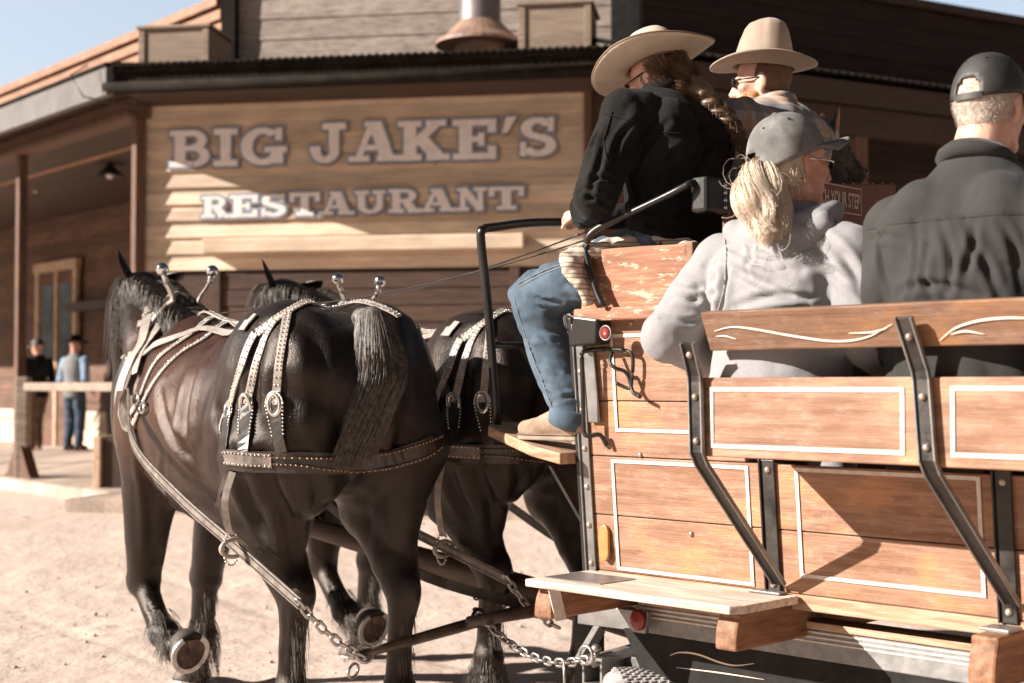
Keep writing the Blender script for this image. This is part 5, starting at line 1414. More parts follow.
def torso(mb, secs, g=0.0, n=28):   # secs: (x, y, z, halfwidth, front, back)
    mb.loft([((x, y, z), (0, 1, 0), (1, 0, 0), w+g, f+g, b+g) for x, y, z, w, f, b in secs], n)
def person_root(name_label, loc, rz, cat='person', group=None):
    return empty('person', loc, rz, name_label, cat, group)
def hair_cloud(surface_pts, fn, n, rnd, r0=.0009, r1=.0004): pass
def collar(mb, H, r=.070, h=.035, flare=.012, open_=35, back=.0, th=.004):
    """stand collar: band round the neck, open at the front"""
    vs = []; fs = []; n = 30
    for i in range(n+1):
        t = R(open_ + (360-2*open_)*i/n)
        for (dr, dz) in ((0, -.012), (-.004, h*.75), (.004, h), (flare, h*.55), (flare+.004, h*.1), (.004, -.014)):
            rr = r + dr; vs.append(H @ V((cos(t)*rr*1.05, sin(t)*rr, dz - .012*cos(t))))
    m = 6
    for i in range(n):
        for k in range(m): fs.append((i*m+k, i*m+(k+1)%m, (i+1)*m+(k+1)%m, (i+1)*m+k))
    fs += [tuple(range(m-1,-1,-1)), tuple(range(n*m, n*m+m))]
    mb.add(vs, fs)
def cloth(mb, name, mat, root, voxel=.011, it=6, amp=.010, sc_=(8,8,5), seed=1, mask=None, label=None):
    me = blob(mb, voxel, it)
    if amp: folds(me, amp, sc_, seed, mask=mask); 
    o = mobj(name, me, M[mat], root, True)
    if label: o['label'] = label
    return o
def eyes(root, H):
    for s in (-1, 1): MB().ell(H @ V((.080, s*.031, .008)), .0115).build('eye', M['white'], root, True)
SEAT = 1.28
# ---------------------------------------------------------------- driver
drv = person_root('driver in a black shirt, blue jeans and wide pale straw hat, holding the reins', (.536, 4.72, 1.76), R(135))
HD = HF((.075, -.01, .645), R(10), R(18), R(4))
def drv_torso(mb, g, low=True):
    S = [(-.02,0,-.03,.15,.12,.13), (-.02,0,.08,.185,.14,.15), (-.01,0,.22,.18,.14,.125), (.0,0,.36,.20,.13,.14), (.015,0,.47,.205,.12,.145), (.03,0,.54,.17,.09,.12), (.04,0,.585,.10,.07,.085), (.045,0,.61,.06,.05,.06)]
    torso(mb, S, g)
    for s in (-1, 1): mb.ell((.01, s*.185, .50), (.075+g, .075+g, .075+g)); mb.ell((-.07, s*.10, .42), (.08+g, .085+g, .12+g))
LA = [(.02, .215, .50), (.05, .325, .215), (.31, .10, .20)]; RA = [(.02, -.215, .50), (.08, -.31, .23), (.34, -.06, .21)]
LL = [(.0, .10, .05), (.43, .235, -.085), (.262, .215, -.47)]; RL = [(.0, -.10, .05), (.46, -.14, -.08), (.32, -.13, -.48)]
mb = MB(); drv_torso(mb, -.04); add_head(mb, HD, (.03, 0, .56))
for A in (LA, RA): mb.chain(A, [.045, .036, .028])
for L in (LL, RL): mb.chain(L, [.08, .06, .04])
add_hand(mb, LA[2], (.8, -.35, .15), (0, -.3, -1), 1, 1.0); add_hand(mb, RA[2], (.8, .25, .15), (0, .3, -1), -1, 1.0)
mobj('body', blob(mb, .0075, 3), M['skinpink'], drv, True); eyes(drv, HD)
mb = MB(); drv_torso(mb, .012)
mb.chain(LA, [.085, .072, .048]); mb.chain(RA, [.085, .068, .045]); mb.ell((.045, .325, .23), (.075, .062, .075))
mk = lambda p: .35 + .65*min(1, max(0, (abs(p.y)-.05)*5)) 
sh_ = cloth(mb, 'shirt', 'blackcloth', drv, .0075, 5, .008, (5, 8, 3.0), 3, mk)
MD = Matrix.Translation((.536, 4.72, 1.76)) @ Matrix.Rotation(R(135), 4, 'Z')
crease_px(sh_, MD, [([(632,178),(645,150),(668,122)],.011,.014), ([(652,195),(672,155),(700,128)],.012,.014), ([(612,168),(620,138),(640,118)],.010,.012), ([(590,195),(598,168),(604,140)],.010,.012),
 ([(572,206),(590,198),(612,206)],.009,.013), ([(575,190),(598,178),(615,180)],.009,.011), ([(665,222),(700,208),(728,186)],.013,.014), ([(622,214),(650,224),(692,228)],.011,.012), ([(598,108),(625,116),(655,130)],.006,.005),
 ([(628,232),(640,205),(634,180)],.010,.012), ([(690,180),(706,150),(722,135)],.012,.013), ([(580,170),(590,150),(600,128)],.008,.009), ([(648,238),(690,240),(722,232)],.010,.010)])
c = MB(); collar(c, HF((.035, 0, .585), 0, R(12)), .068, .045, .014, 30); c.build('shirt_collar', M['blackcloth'], drv, True)
mb = MB(); P = [LL[0], LL[1], LL[2]]
mb.chain([LL[0], V(LL[0]).lerp(V(LL[1]), .6), LL[1]], [.118, .100, .080]); mb.chain([LL[1], V(LL[1]).lerp(V(LL[2]), .45), LL[2]], [.081, .076, .068])
mb.chain([RL[0], V(RL[0]).lerp(V(RL[1]), .6), RL[1]], [.115, .105, .085]); mb.chain([RL[1], RL[2]], [.088, .072]); mb.ell((-.02, 0, .05), (.16, .19, .12))
rotk = Matrix.Rotation(R(25), 3, 'Y')
me = blob(mb, .009, 4); folds(me, .0075, (4, 4, 12), 5, rot=rotk); folds(me, .003, (9, 9, 20), 9, ridge=False)
jn = mobj('jeans', me, M['denim'], drv, True)
crease_px(jn, MD, [([(512,288),(535,272),(575,268)],.008,.012), ([(508,300),(530,297),(562,303)],.008,.012), ([(520,312),(552,318),(582,334)],.009,.015), ([(530,338),(558,342),(582,352)],.008,.012), ([(545,382),(568,392),(586,384)],.009,.010),
 ([(552,402),(572,396),(588,402)],.008,.009), ([(540,362),(560,372),(584,366)],.008,.009), ([(545,262),(570,280),(590,300)],.010,.011), ([(513,296),(528,345),(548,392),(556,415)],.004,-.005), ([(520,280),(550,268),(580,256)],.004,-.004)])
M['stitch'] = surf('denim_stitching', (.16,.17,.18), (.24,.22,.19), .9, 40, bmp=0)
seam_px(jn, MD, [(514,298),(522,325),(533,358),(546,390),(554,412)], M['stitch']); seam_px(jn, MD, [(518,284),(545,270),(578,258)], M['stitch']); seam_px(jn, MD, [(519,287),(546,273),(579,261)], M['stitch'])
seam_px(sh_, MD, [(598,112),(625,119),(660,132),(705,136)], M['blackcloth'], .005); seam_px(sh_, MD, [(612,112),(604,140),(608,165)], M['blackcloth'], .005)
mb = MB()
for L in (LL,):
    a = V(L[2]); hem = MB().lathe([(.062, -.035), (.070, -.034), (.075, 0), (.074, .03), (.066, .032)], a + V((.003, 0, -.012)), V((-.38, .05, 1)), 26); hem.build('jeans_hem', M['denim'], drv, True)
    sm = []
    k1 = V(LL[1]); k0 = V(LL[0])
def boot(root, ankle, toe, mat='boot', solemat='sole', r=.043):
    a = V(ankle); t = V(toe); d = (t-a); d.z = 0; d.normalize(); z = t.z
    mb = MB(); heel = V((a.x, a.y, z)) - d*.035
    mb.chain([a + V((0,0,.04)), V((a.x, a.y, z+.045))], [.052, .047]); mb.chain([heel + V((0,0,.01)), V((a.x,a.y,z)) + d*.06 + V((0,0,.015)), t - d*.03, t], [.040, .045, .040, .033], .9)
    mb.rc(V((a.x, a.y, z+.05)), .045, t - d*.07 + V((0,0,.01)), .038)
    s = d.cross(V((0,0,1))); Q = []
    for i in range(24):
        q = 2*pi*i/24; c = heel.lerp(t, .5); f = cos(q); wd = (.034 + .010*max(0, f))*(1 - .18*math.exp(-((f+.15)/.25)**2)); Q.append(V((c.x, c.y, z-.026)) + d*f*((t-heel).length/2 + .032) + s*sin(q)*wd)
    mb.slab(Q, (0, 0, .03))
    me = blob(mb, .0055, 3); bt = mobj('boot', me, M[mat], root, True)
    s = d.cross(V((0,0,1))); P = []; L0 = (t-heel).length
    for i in range(28):
        q = 2*pi*i/28; c = heel.lerp(t, .5); f = cos(q); wd = .036 + .010*max(0, f) - .006*max(0, -f-.0)
        wd *= (1 - .18*math.exp(-((f+.15)/.25)**2)); P.append(V((c.x, c.y, z-.022)) + d*f*(L0/2 + .036) + s*sin(q)*wd)
    so_ = mobj('boot_sole', MB().slab(P, (0, 0, -.016)).mesh('s'), M[solemat], bt, bevel=.004)
    Hc = [p for p in P if (p - heel).dot(d) < .028]; 
    mobj('boot_heel', MB().slab([p + V((0,0,-.0165)) for p in Hc], (0, 0, -.010)).mesh('s'), M[solemat], bt)
    mobj('welt', MB().tube([p + V((0, 0, .003)) for p in P + P[:1]], .0035, 6, cap=False).mesh('w'), M['hatband'] if mat == 'boot' else M[mat], bt, True)
    return bt
boot(drv, (.262, .215, -.495), (.44, .245, -.528)); boot(drv, (.32, -.13, -.505), (.50, -.13, -.545))
# straw hat
def lhat(root, H, prof_crown, brim_r, warp, mat, band_z, band_r, bandmat, name='hat', trim=None, crown_warp=None):
    def profile():
        return prof_crown
    n = 48
    mb = MB(); vs = []; fs = []
    outer = prof_crown + [(band_r + (brim_r-band_r)*k/7, None) for k in range(1, 8)]
    full = [(r, h) for r, h in outer]
    pts = []
    for (r, h) in full:
        row = []
        for k in range(n):
            t = 2*pi*k/n
            if h is None: x, y, z = warp(r, t, (r-band_r)/(brim_r-band_r))
            else:
                x, y, z = r*1.12*cos(t), r*.93*sin(t), h
                if crown_warp: x, y, z = crown_warp(x, y, z)
            row.append((x, y, z))
        pts.append(row)
    rows = [[V(p) for p in row] for row in pts]
    under = [[p + V((0, 0, -.0045)) for p in row] for row in rows[::-1][:8]]
    inner = [[V((p.x*.96, p.y*.96, p.z-.004)) for p in row] for row in rows[::-1][8:]]
    allr = rows + under + inner
    for row in allr: vs += [H @ p for p in row]
    m = len(allr)
    for i in range(m-1):
        for k in range(n): fs.append((i*n+k, i*n+(k+1)%n, (i+1)*n+(k+1)%n, (i+1)*n+k))
    fs += [tuple(range(n-1,-1,-1)), tuple(range((m-1)*n, m*n))]
    mb.add(vs, fs); me = mb.mesh('hat'); fixnormals(me); hat = mobj(name, me, M[mat], root, True)
    bd = MB(); vs = []; fs = []
    for i, (dr, z) in enumerate(((.0015, band_z-.011), (.0045, band_z-.009), (.0045, band_z+.009), (.001, band_z+.011))):
        for k in range(n):
            t = 2*pi*k/n; vs.append(H @ V(((band_r+dr)*1.12*cos(t), (band_r+dr)*.93*sin(t), z)))
    for i in range(3):
        for k in range(n): fs.append((i*n+k, i*n+(k+1)%n, (i+1)*n+(k+1)%n, (i+1)*n+k))
    mobj('hat_band', bd.add(vs, fs).mesh('b'), M[bandmat], hat, True)
    if trim:
        P = [H @ V(warp(brim_r, 2*pi*k/48, 1.0)) for k in range(49)]
        mobj('hat_trim', MB().tube(P, .0035, 6, cap=False).mesh('t'), M[trim], hat, True)
    return hat
HH = V((.080, 0, .700)); upw = V((-.24, .17, .95)).normalized()
Rinv = Matrix.Rotation(-R(135), 3, 'Z'); upl = (Rinv @ upw).normalized(); fx = V((1, 0, 0)); fx = (fx - upl*fx.dot(upl)).normalized(); fy = upl.cross(fx)
HHM = Matrix.Translation(HH) @ Matrix((fx, fy, upl)).transposed().to_4x4()
def brim1(r, t, q): return (r*1.06*cos(t), r*.98*sin(t), .004 + .040*q*q*abs(sin(t))**2 - .018*q*q*max(0, cos(t)) + .004*sin(3*t+1)*q)
lhat(drv, HHM, [(.001,.128), (.03,.126), (.055,.118), (.074,.100), (.085,.070), (.090,.03), (.093,.004)], .208, brim1, 'straw', .016, .0925, 'hatband', trim='hatband')
fe = MB(); fe.tube([HHM @ V((-.03,-.15,.03)), HHM @ V((-.02,-.165,.10))], [.002,.001], 5); fe.build('hat_feather', M['hatband'], drv)
# hair and braid
rnd = random.Random(21); mb = MB(); h = lambda *p: HD @ V(p)
mb.ell(h(-.028, 0, .01), (.094, .083, .085), HD.to_3x3(), 18, 12); mb.ell(h(-.075, -.02, -.045), (.05, .062, .055), HD.to_3x3())
br = [V((-.02,-.03,.63)), V((-.085,-.06,.585)), V((-.15,-.095,.51)), V((-.185,-.12,.43)), V((-.20,-.145,.36)), V((-.195,-.165,.29))]
mb.chain(br[:2], [.05, .038])
hair = mobj('hair', blob(mb, .008, 4), M['darkhair'], drv, True)
ps = smooth_pts(br[1:], 8); NP = len(ps)
hs = []
def along(ps, q): j = min(int(q), len(ps)-2); return ps[j].lerp(ps[j+1], q-j), (ps[j+1]-ps[j]).normalized()
bp = MB()
for st in range(3):
    P = []; rad = []
    for k in range(60):
        t = k/59; p, d = along(ps, t*(NP-9)); sd = d.cross(V((-1,0,.2))).normalized(); dp_ = d.cross(sd)
        ph = t*15 + 2*pi*st/3; A = .025*(1-.45*t); P.append(p + sd*A*sin(ph) + dp_*A*.5*sin(2*ph)); rad.append(.0165*(1-.4*t))
    bp.chain(P[::2], rad[::2])
    for i in range(190):
        a = rnd.random()*2*pi; rr = rnd.uniform(.85, 1.25); k0 = rnd.randrange(0, 40); Q = []
        for k in range(k0, min(60, k0+rnd.randrange(12, 24)), 2):
            d = (P[min(k+1,59)]-P[k-1 if k else 0]).normalized(); x, y = frame(d); Q.append(P[k] + (x*cos(a) + y*sin(a))*rad[k]*rr)
        if len(Q) > 2: hs.append(Q)
bd_ = mobj('braid', blob(bp, .004, 2), M['darkhair'], hair, True)
for i in range(1500):
    a = rnd.uniform(1.3, 4.9); zz_ = rnd.uniform(-.06, .05); p0 = V((.095*cos(a)-.028, .086*sin(a), zz_)); tgt = V((-.105, -.035, -.11)); P = []; bul = rnd.uniform(.004, .026); wv = rnd.random()*6; lk_ = int(a*5)
    for k in range(9):
        q = k/8; p = p0.lerp(tgt, q); rr_ = V((p.x+.02, p.y, p.z)).normalized(); P.append(HD @ (p + rr_*(bul*sin(q*pi) + .006 + .006*sin(q*11 + lk_)) + V((0,.004*sin(q*9+lk_),.008*sin(q*9+lk_)))))
    hs.append(P)
for i in range(500):
    p = ps[-8] + V((rnd.uniform(-.014,.014), rnd.uniform(-.014,.014), 0)); sp_r = rnd.uniform(-.012,.012); P = [p + V((-.002*k + sp_r*sin(k*.5), -.003*k + sp_r*sin(k*.45), -.015*k*rnd.uniform(.9,1.05))) for k in range(8)]; hs.append(P)
for i in range(90):
    p, d = along(ps, rnd.uniform(0, NP-9)); dd = V((rnd.uniform(-1,0), rnd.uniform(-1,1), rnd.uniform(-.4,.6))).normalized(); hs.append([p + dd*(.02+.006*k) + V((0,0,-.002*k*k)) for k in range(6)])
mobj('hair_strands', strands(hs, .0010, .0004).mesh('h'), M['darkhair'], hair)
MB().torus(ps[-8], .013, .005, ps[-7]-ps[-8], 14, 6).build('hair_tie', M['blackcloth'], hair, True)
g = MB(); 
for s in (-1, 1): g.ell(HD @ V((.092, s*.033, .010)), (.006, .026, .018), HD.to_3x3()); g.tube([HD @ V((.088, s*.058, .014)), HD @ V((.0, s*.085, .012))], .003, 6)
g.build('sunglasses', M['glass_dark'], drv, True)
# ---------------------------------------------------------------- man in the plaid shirt on the driver's bench
pl2 = person_root('bearded man in a plaid flannel shirt and tan felt hat sitting beside the driver', (.96, 5.14, 1.79), R(135))
HP = HF((.05, .02, .685), R(30), R(4))
def tor2(mb, g):
    torso(mb, [(-.02,0,-.03,.15,.12,.13), (-.02,0,.1,.18,.13,.14), (0,0,.3,.19,.14,.14), (-.01,0,.48,.23,.12,.16), (.0,0,.56,.20,.10,.14), (.015,0,.61,.12,.075,.10), (.03,0,.64,.06,.05,.06)], g)
    for s in (-1, 1): mb.ell((-.01, s*.225, .51), .085+g)
LA = [(.0, .24, .50), (.03, .32, .22), (.28, .14, .14)]; RA = [(.0, -.24, .50), (.0, -.33, .22), (.27, -.16, .14)]
LL = [(.0, .10, .05), (.44, .13, .02), (.40, .12, -.48)]; RL = [(.0, -.10, .05), (.44, -.15, .02), (.42, -.14, -.48)]
mb = MB(); tor2(mb, -.04); add_head(mb, HP, (.02, 0, .55))
for A in (LA, RA): mb.chain(A, [.045, .036, .028]); add_hand(mb, A[2], (.8, 0, -.2), (0, 0, -1), 1 if A is LA else -1, .6)
for L in (LL, RL): mb.chain(L, [.08, .06, .04])
mobj('body', blob(mb, .0075, 3), M['skinpink'], pl2, True); eyes(pl2, HP)
mb = MB(); tor2(mb, .012)
for A in (LA, RA): mb.chain(A, [.080, .066, .045])
cloth(mb, 'shirt', 'plaid', pl2, .011, 5, .012, (7, 9, 4), 6)
c = MB(); collar(c, HF((.02, 0, .60), 0, R(8)), .070, .032, .018, 30); c.build('shirt_collar', M['plaid'], pl2, True)
mb = MB()
for L in (LL, RL): mb.chain(L, [.105, .082, .07])
mb.ell((-.02, 0, .05), (.15, .18, .11)); cloth(mb, 'trousers', 'darkpants', pl2, .013, 5, .008, (8,8,8), 2)
boot(pl2, (.40, .12, -.52), (.56, .13, -.57), 'leather', 'leather'); boot(pl2, (.42, -.14, -.52), (.58, -.14, -.57), 'leather', 'leather')
mb = MB(); hb_ = lambda *p: HP @ V(p)
mb.rc(hb_(.03, .048, -.055), .030, hb_(.07, .01, -.105), .030); mb.rc(hb_(.03, -.048, -.055), .030, hb_(.07, -.01, -.105), .030); mb.rc(hb_(.076, 0, -.075), .024, hb_(.075, 0, -.125), .026); mb.ell(hb_(.094, 0, -.048), (.010, .026, .007), HP.to_3x3())
me = blob(mb, .005, 3); mobj('beard', me, M['beard'], pl2, True)
hb2 = MB(); hb2.ell(hb_(-.022, 0, .03), (.093, .081, .092), HP.to_3x3(), 20, 14); hb2.ell(hb_(-.055, 0, -.03), (.045, .058, .045), HP.to_3x3()); mobj('hair', blob(hb2, .007, 3), M['brownhair'], pl2, True)
rnd = random.Random(5); bs = []
for i in range(900):
    p = me.vertices[rnd.randrange(len(me.vertices))]; d = (p.normal + HP.to_3x3() @ V((.2, 0, -1.2))).normalized(); bs.append([p.co + d*.006*k for k in range(4)])
mobj('beard_hair', strands(bs, .0007, .0003).mesh('b'), M['beard'], pl2)
g = MB(); 
for s in (-1, 1): g.ell(HP @ V((.096, s*.034, .012)), (.008, .028, .020), HP.to_3x3()); g.tube([HP @ V((.092, s*.06, .016)), HP @ V((.0, s*.085, .012))], .003, 6)
g.build('sunglasses', M['glass_dark'], pl2, True)
HT = HP @ HF((-.012, 0, .060), 0, R(-9))
def brim2(r, t, q): return (r*1.08*cos(t), r*.95*sin(t), .004 + .030*q*q*abs(sin(t))**2.5 - .012*q*q*max(0, cos(t)) + .022*q**2*max(0, -cos(t)))
def cw2(x, y, z):
    f = max(0, (z-.06)/.09); return (x*(1-.10*f), y*(1-.22*f*(1 if x > 0 else .55)), z - .028*f*math.exp(-(y/.022)**2) - .012*f*(x/.1 if x > 0 else 0))
lhat(pl2, HT, [(.001,.178), (.03,.178), (.055,.177), (.074,.168), (.083,.150), (.089,.11), (.094,.05), (.098,.02), (.100,.004)], .180, brim2, 'tanfelt', .018, .0955, 'hatband', crown_warp=cw2)
# ---------------------------------------------------------------- woman in the grey hoodie
wo = person_root('woman in a pale grey hoodie with a washed grey cap and long blonde ponytail', (.76, 3.958, SEAT), R(45))
HW = HF((.045, -.005, .715), R(-24), R(2))
def tor3(mb, g):
    torso(mb, [(-.03,0,-.03,.17,.14,.14), (-.03,0,.08,.20,.16,.15), (-.02,0,.22,.185,.15,.14), (-.01,0,.36,.20,.14,.145), (.0,0,.44,.195,.12,.14), (.01,0,.51,.155,.09,.11), (.02,0,.56,.10,.07,.085), (.03,0,.61,.06,.05,.06)], g)
    for s in (-1, 1): mb.ell((.0, s*.185, .455), .07+g); mb.ell((-.06, s*.09, .38), (.08+g, .09+g, .12+g))
LA = [(.0, .21, .455), (-.13, .30, .245), (.10, .33, .17)]; RA = [(.0, -.21, .445), (-.03, -.29, .21), (.22, -.2, .15)]
LL = [(.0, .10, .05), (.44, .13, .06), (.44, .12, -.40)]; RL = [(.0, -.10, .05), (.44, -.15, .06), (.44, -.14, -.40)]
mb = MB(); tor3(mb, -.04); add_head(mb, HW, (.02, -.01, .57))
for A in (LA, RA): mb.chain(A, [.052, .040, .028]); add_hand(mb, A[2], (.8, -.3 if A is LA else .2, -.2), (0, 0, -1), 1 if A is LA else -1, .6, .92)
for L in (LL, RL): mb.chain(L, [.08, .06, .04])
mobj('body', blob(mb, .007, 3), M['skin'], wo, True); eyes(wo, HW)
mb = MB(); tor3(mb, .016)
mb.chain(LA, [.088, .082, .055]); mb.chain(RA, [.086, .075, .05]); mb.ell((-.135, .30, .24), (.09, .08, .085))
hd_ = cloth(mb, 'hoodie', 'hoodie', wo, .008, 8, .004, (3.2, 5.0, 8), 12)
MW = Matrix.Translation((.76, 3.958, SEAT)) @ Matrix.Rotation(R(45), 4, 'Z')
crease_px(hd_, MW, [([(716,228),(726,262),(724,300),(715,330)],.013,.018), ([(730,246),(760,262),(800,272)],.012,.010), ([(732,268),(765,285),(808,300)],.012,.012), ([(738,306),(775,296),(815,300)],.011,.011), ([(818,232),(845,258),(866,296)],.013,.012),
 ([(800,262),(835,272),(866,300)],.012,.009), ([(688,258),(706,266),(722,262)],.010,.009), ([(668,300),(695,300),(720,292)],.010,.012), ([(662,318),(690,322),(712,316)],.009,.010), ([(678,282),(698,288),(718,278)],.009,.009), ([(735,318),(780,312),(830,304)],.009,.009), ([(745,232),(752,250),(748,275)],.009,.008)])
seam_px(hd_, MW, [(722,222),(727,255),(724,290),(716,318)], M['hoodie'], .005)
mb = MB(); ring = []
for k in range(19):
    t = R(68 + 224*k/18); ring.append(V((.03 + cos(t)*.105 - .01, sin(t)*.120 - .01, .57 + .03*cos(t) - .025*max(0, -cos(t)))))
mb.chain(ring, [.034 + .016*sin(pi*k/18) for k in range(19)])
mb.ell((-.100, -.02, .485), (.045, .125, .085)); mb.ell((-.110, -.06, .44), (.040, .09, .07)); mb.rc((-.08, .11, .53), .036, (-.12, -.04, .42), .038); mb.rc((-.05, -.15, .53), .040, (-.12, -.08, .42), .038)
cloth(mb, 'hood', 'hoodie', wo, .0075, 6, .003, (5, 5, 12), 14)
mb = MB()
for L in (LL, RL): mb.chain(L, [.115, .085, .065])
mb.ell((-.03, 0, .05), (.16, .19, .11)); cloth(mb, 'trousers', 'hoodie', wo, .013, 5, .01, (8,8,8), 2, label='pale grey sweatpants')
boot(wo, (.44, .12, -.44), (.60, .12, -.475), 'leather', 'sole'); boot(wo, (.44, -.14, -.44), (.60, -.14, -.475), 'leather', 'sole')
def cap(root, H, mat, opening=True, name='cap', puff=1.0, visor_l=.085, seams=True, visor_drop=.02):
    vs = []; fs = []; n = 48; m = 14
    def P(t, ph, g=0):
        z = .106*puff*sin(ph) ; rr = cos(ph)**.82
        x = (.106+g)*rr*cos(t)*(1.02 if cos(t) > 0 else 1.0); y = (.085+g)*rr*sin(t)
        return V((x - .008, y, z + g*sin(ph) + .022 - .018*max(0, -cos(t))*(1-ph/1.57)))
    idx = {}
    for j in range(m+1):
        for i in range(n):
            idx[(i, j)] = len(vs); vs.append(H @ P(2*pi*i/n, pi/2*j/m*.999))
    for j in range(m):
        for i in range(n):
            ta = (2*pi*(i+.5)/n - pi); arch = .44*math.sqrt(max(0, 1-(ta/.42)**2))
            if opening and abs(ta) < .42 and pi/2*(j+.5)/m < arch + .02: continue
            fs.append((idx[(i,j)], idx[((i+1)%n,j)], idx[((i+1)%n,j+1)], idx[(i,j+1)]))
    me = MB().add(vs, fs).mesh('cap'); o = mobj(name, me, M[mat], root, True)
    sd = o.modifiers.new('s', 'SOLIDIFY'); sd.thickness = .003; sd.offset = 1
    folds(me, .002, (9, 9, 9), 3, ridge=False)
    vz = MB(); V_ = []; F_ = []; a_n = 20; b_n = 8
    for b in range(b_n+1):
        for a in range(a_n+1):
            t = R(-62 + 124*a/a_n); q = b/b_n; base = P(t, .02, .002); ext = V((visor_l*cos(t)**.6*q, -.004*sin(t)*q, -visor_drop*q - .030*(sin(t)**2)*q + .006))
            V_.append(H @ (base + ext))
    w = a_n+1
    for b in range(b_n):
        for a in range(a_n): F_.append((b*w+a, b*w+a+1, (b+1)*w+a+1, (b+1)*w+a))
    vo = mobj('visor', vz.add(V_, F_).mesh('v'), M[mat], o, True); sd = vo.modifiers.new('s', 'SOLIDIFY'); sd.thickness = .006
    MB().ell(H @ (P(0, pi/2*.999) + V((0, 0, .002))), (.008, .008, .004), H.to_3x3()).build('cap_button', M[mat], o, True)
    hl = MB()
    for k in range(6):
        t = R(30 + 60*k); hl.ell(H @ P(t, .95, .0025), (.0035, .0035, .0035), nu=8, nv=5)
    hl.build('eyelets', M['blackcloth'], o, True)
    if seams:
        sm = MB()
        for k in range(3):
            t = R(60*k); L = [H @ P(t, pi/2*.999*q/10, .0015) for q in range(3 if k == 0 else 0, 11)] + [H @ P(t+pi, pi/2*.999*q/10, .0015) for q in range(10, (5 if k == 0 else 0)-1, -1)]
            sm.tube(L, .0016, 5)
        sm.build('seam', M[mat], o, True)
    if opening:
        L = [H @ P(pi + ta, .03, .003) for ta in [(-.46 + .92*k/12) for k in range(13)]]
        MB().bar(L, .016, .003, [(H.to_3x3() @ V((0,0,1)))]*13).build('cap_strap', M[mat], o)
    return o
capw = cap(wo, HW @ HF((-.010, 0, -.002), 0, R(-19)) @ Matrix.Scale(1.1, 4), 'capgrey', True, puff=1.1, visor_l=.082, visor_drop=.0)
# blonde hair
rnd = random.Random(8); h = lambda *p: HW @ V(p)
mb = MB(); mb.ell(h(-.030, 0, .0), (.085, .078, .078), HW.to_3x3(), 18, 12); mb.ell(h(-.045, 0, -.035), (.05, .062, .045), HW.to_3x3())
hair = mobj('hair', blob(mb, .007, 3), M['blond'], wo, True)
hs = []
for i in range(1300):
    s = 1 if rnd.random() < .5 else -1; a = rnd.uniform(1.5, 3.1); p0 = V((.088*cos(a)-.025, s*.080*sin(a), rnd.uniform(-.07, .03))); tgt = V((-.112, 0, -.015)); P = []
    for k in range(8):
        q = k/7; p = p0.lerp(tgt, q); rr_ = V((p.x+.02, p.y, 0)).normalized(); P.append(HW @ (p + rr_*(.022*sin(q*pi)) + V((0,0,-.010*sin(q*pi) + .003*sin(q*8+i)))))
    hs.append(P)
root_p = V((-.100, -.006, -.035))
base = HW @ root_p
tail_pts = smooth_pts([base, base + V((-.040, -.014, -.004)), base + V((-.085, -.045, -.06)), base + V((-.110, -.085, -.15)), base + V((-.115, -.115, -.235))], 6)
NT = len(tail_pts)
core = MB().chain([tail_pts[k] for k in range(0, NT-3, 4)], [.020, .028, .034, .032, .024, .016, .012])
pt_ = mobj('ponytail', blob(core, .007, 3), M['blond'], hair, True)
for lock in range(34):
    la = rnd.random()*2*pi; lr = math.sqrt(rnd.uniform(.05, 1)); e = rnd.uniform(.72, 1.0); wp_ = rnd.random()*6; curl = rnd.uniform(.005, .013); cd_ = rnd.choice((-1, 1)); cen = []
    for k in range(22):
        t = k/21*e; q = t*(NT-1.001); j = int(q); p = tail_pts[j].lerp(tail_pts[j+1], q-j); d = (tail_pts[j+1]-tail_pts[j]).normalized(); aa, bb_ = frame(d)
        wd = .018 + .036*sin(min(1, t*1.5)*pi/2); cu = max(0, t-.45)/.55; an = cd_*(cu*9) + wp_
        cen.append((p + aa*(cos(la)*lr*wd + .005*sin(t*8+wp_) + cos(an)*curl*cu*1.6) + bb_*(sin(la)*lr*wd*.7 + sin(an)*curl*cu*1.6), aa, bb_, t))
    for i in range(150):
        a = rnd.random()*2*pi; rr = math.sqrt(rnd.random())*.021; e2 = rnd.uniform(.85, 1); P = []
        for c_, aa, bb_, t in cen[:max(4, int(22*e2))]:
            w_ = rr*(.7 + .6*sin(t*pi)); P.append(c_ + aa*cos(a)*w_ + bb_*sin(a)*w_)
        hs.append(P)
fl_ = []
for i in range(14):   # loose flyaway curls
    a = rnd.random()*2*pi; p0 = tail_pts[rnd.randrange(3, NT-4)]; P = []; rad = rnd.uniform(.02, .045); d = V((-.6*rnd.random()-.2, cos(a), sin(a)*.5)).normalized(); st_ = rnd.uniform(.5, 1.2)
    for k in range(12):
        q = k/11; P.append(p0 + d*(.05 + .05*q) + V((0, cos(a + q*6*st_)*rad, sin(a + q*6*st_)*rad - .03*q)))
    fl_.append(P)
mobj('flyaway_curls', strands(fl_, .00055, .0003).mesh('h'), M['blond'], hair)
for i in range(50):   # wisps by the ear
    p0 = V((-.02 + rnd.uniform(-.03,.02), (-.078 if rnd.random() < .6 else .078), -.01)); P = []; dx = rnd.uniform(-.05, .01)
    for k in range(9): q = k/8; P.append(HW @ (p0 + V((dx*q + .01*sin(q*7+i), .012*sin(q*5+i), -.10*q))))
    hs.append(P)
mobj('hair_strands', strands(hs, .0009, .0004).mesh('h'), M['blond'], hair)
MB().torus(base + V((-.028, 0, -.008)), .026, .007, (1, 0, .3), 16, 8).build('hair_tie', M['white'], hair, True)
g = MB(); 
for s in (-1, 1): g.ell(HW @ V((.094, s*.033, .008)), (.005, .024, .017), HW.to_3x3())
gl = g.build('sunglasses', M['glass_dark'], wo, True)
g = MB()
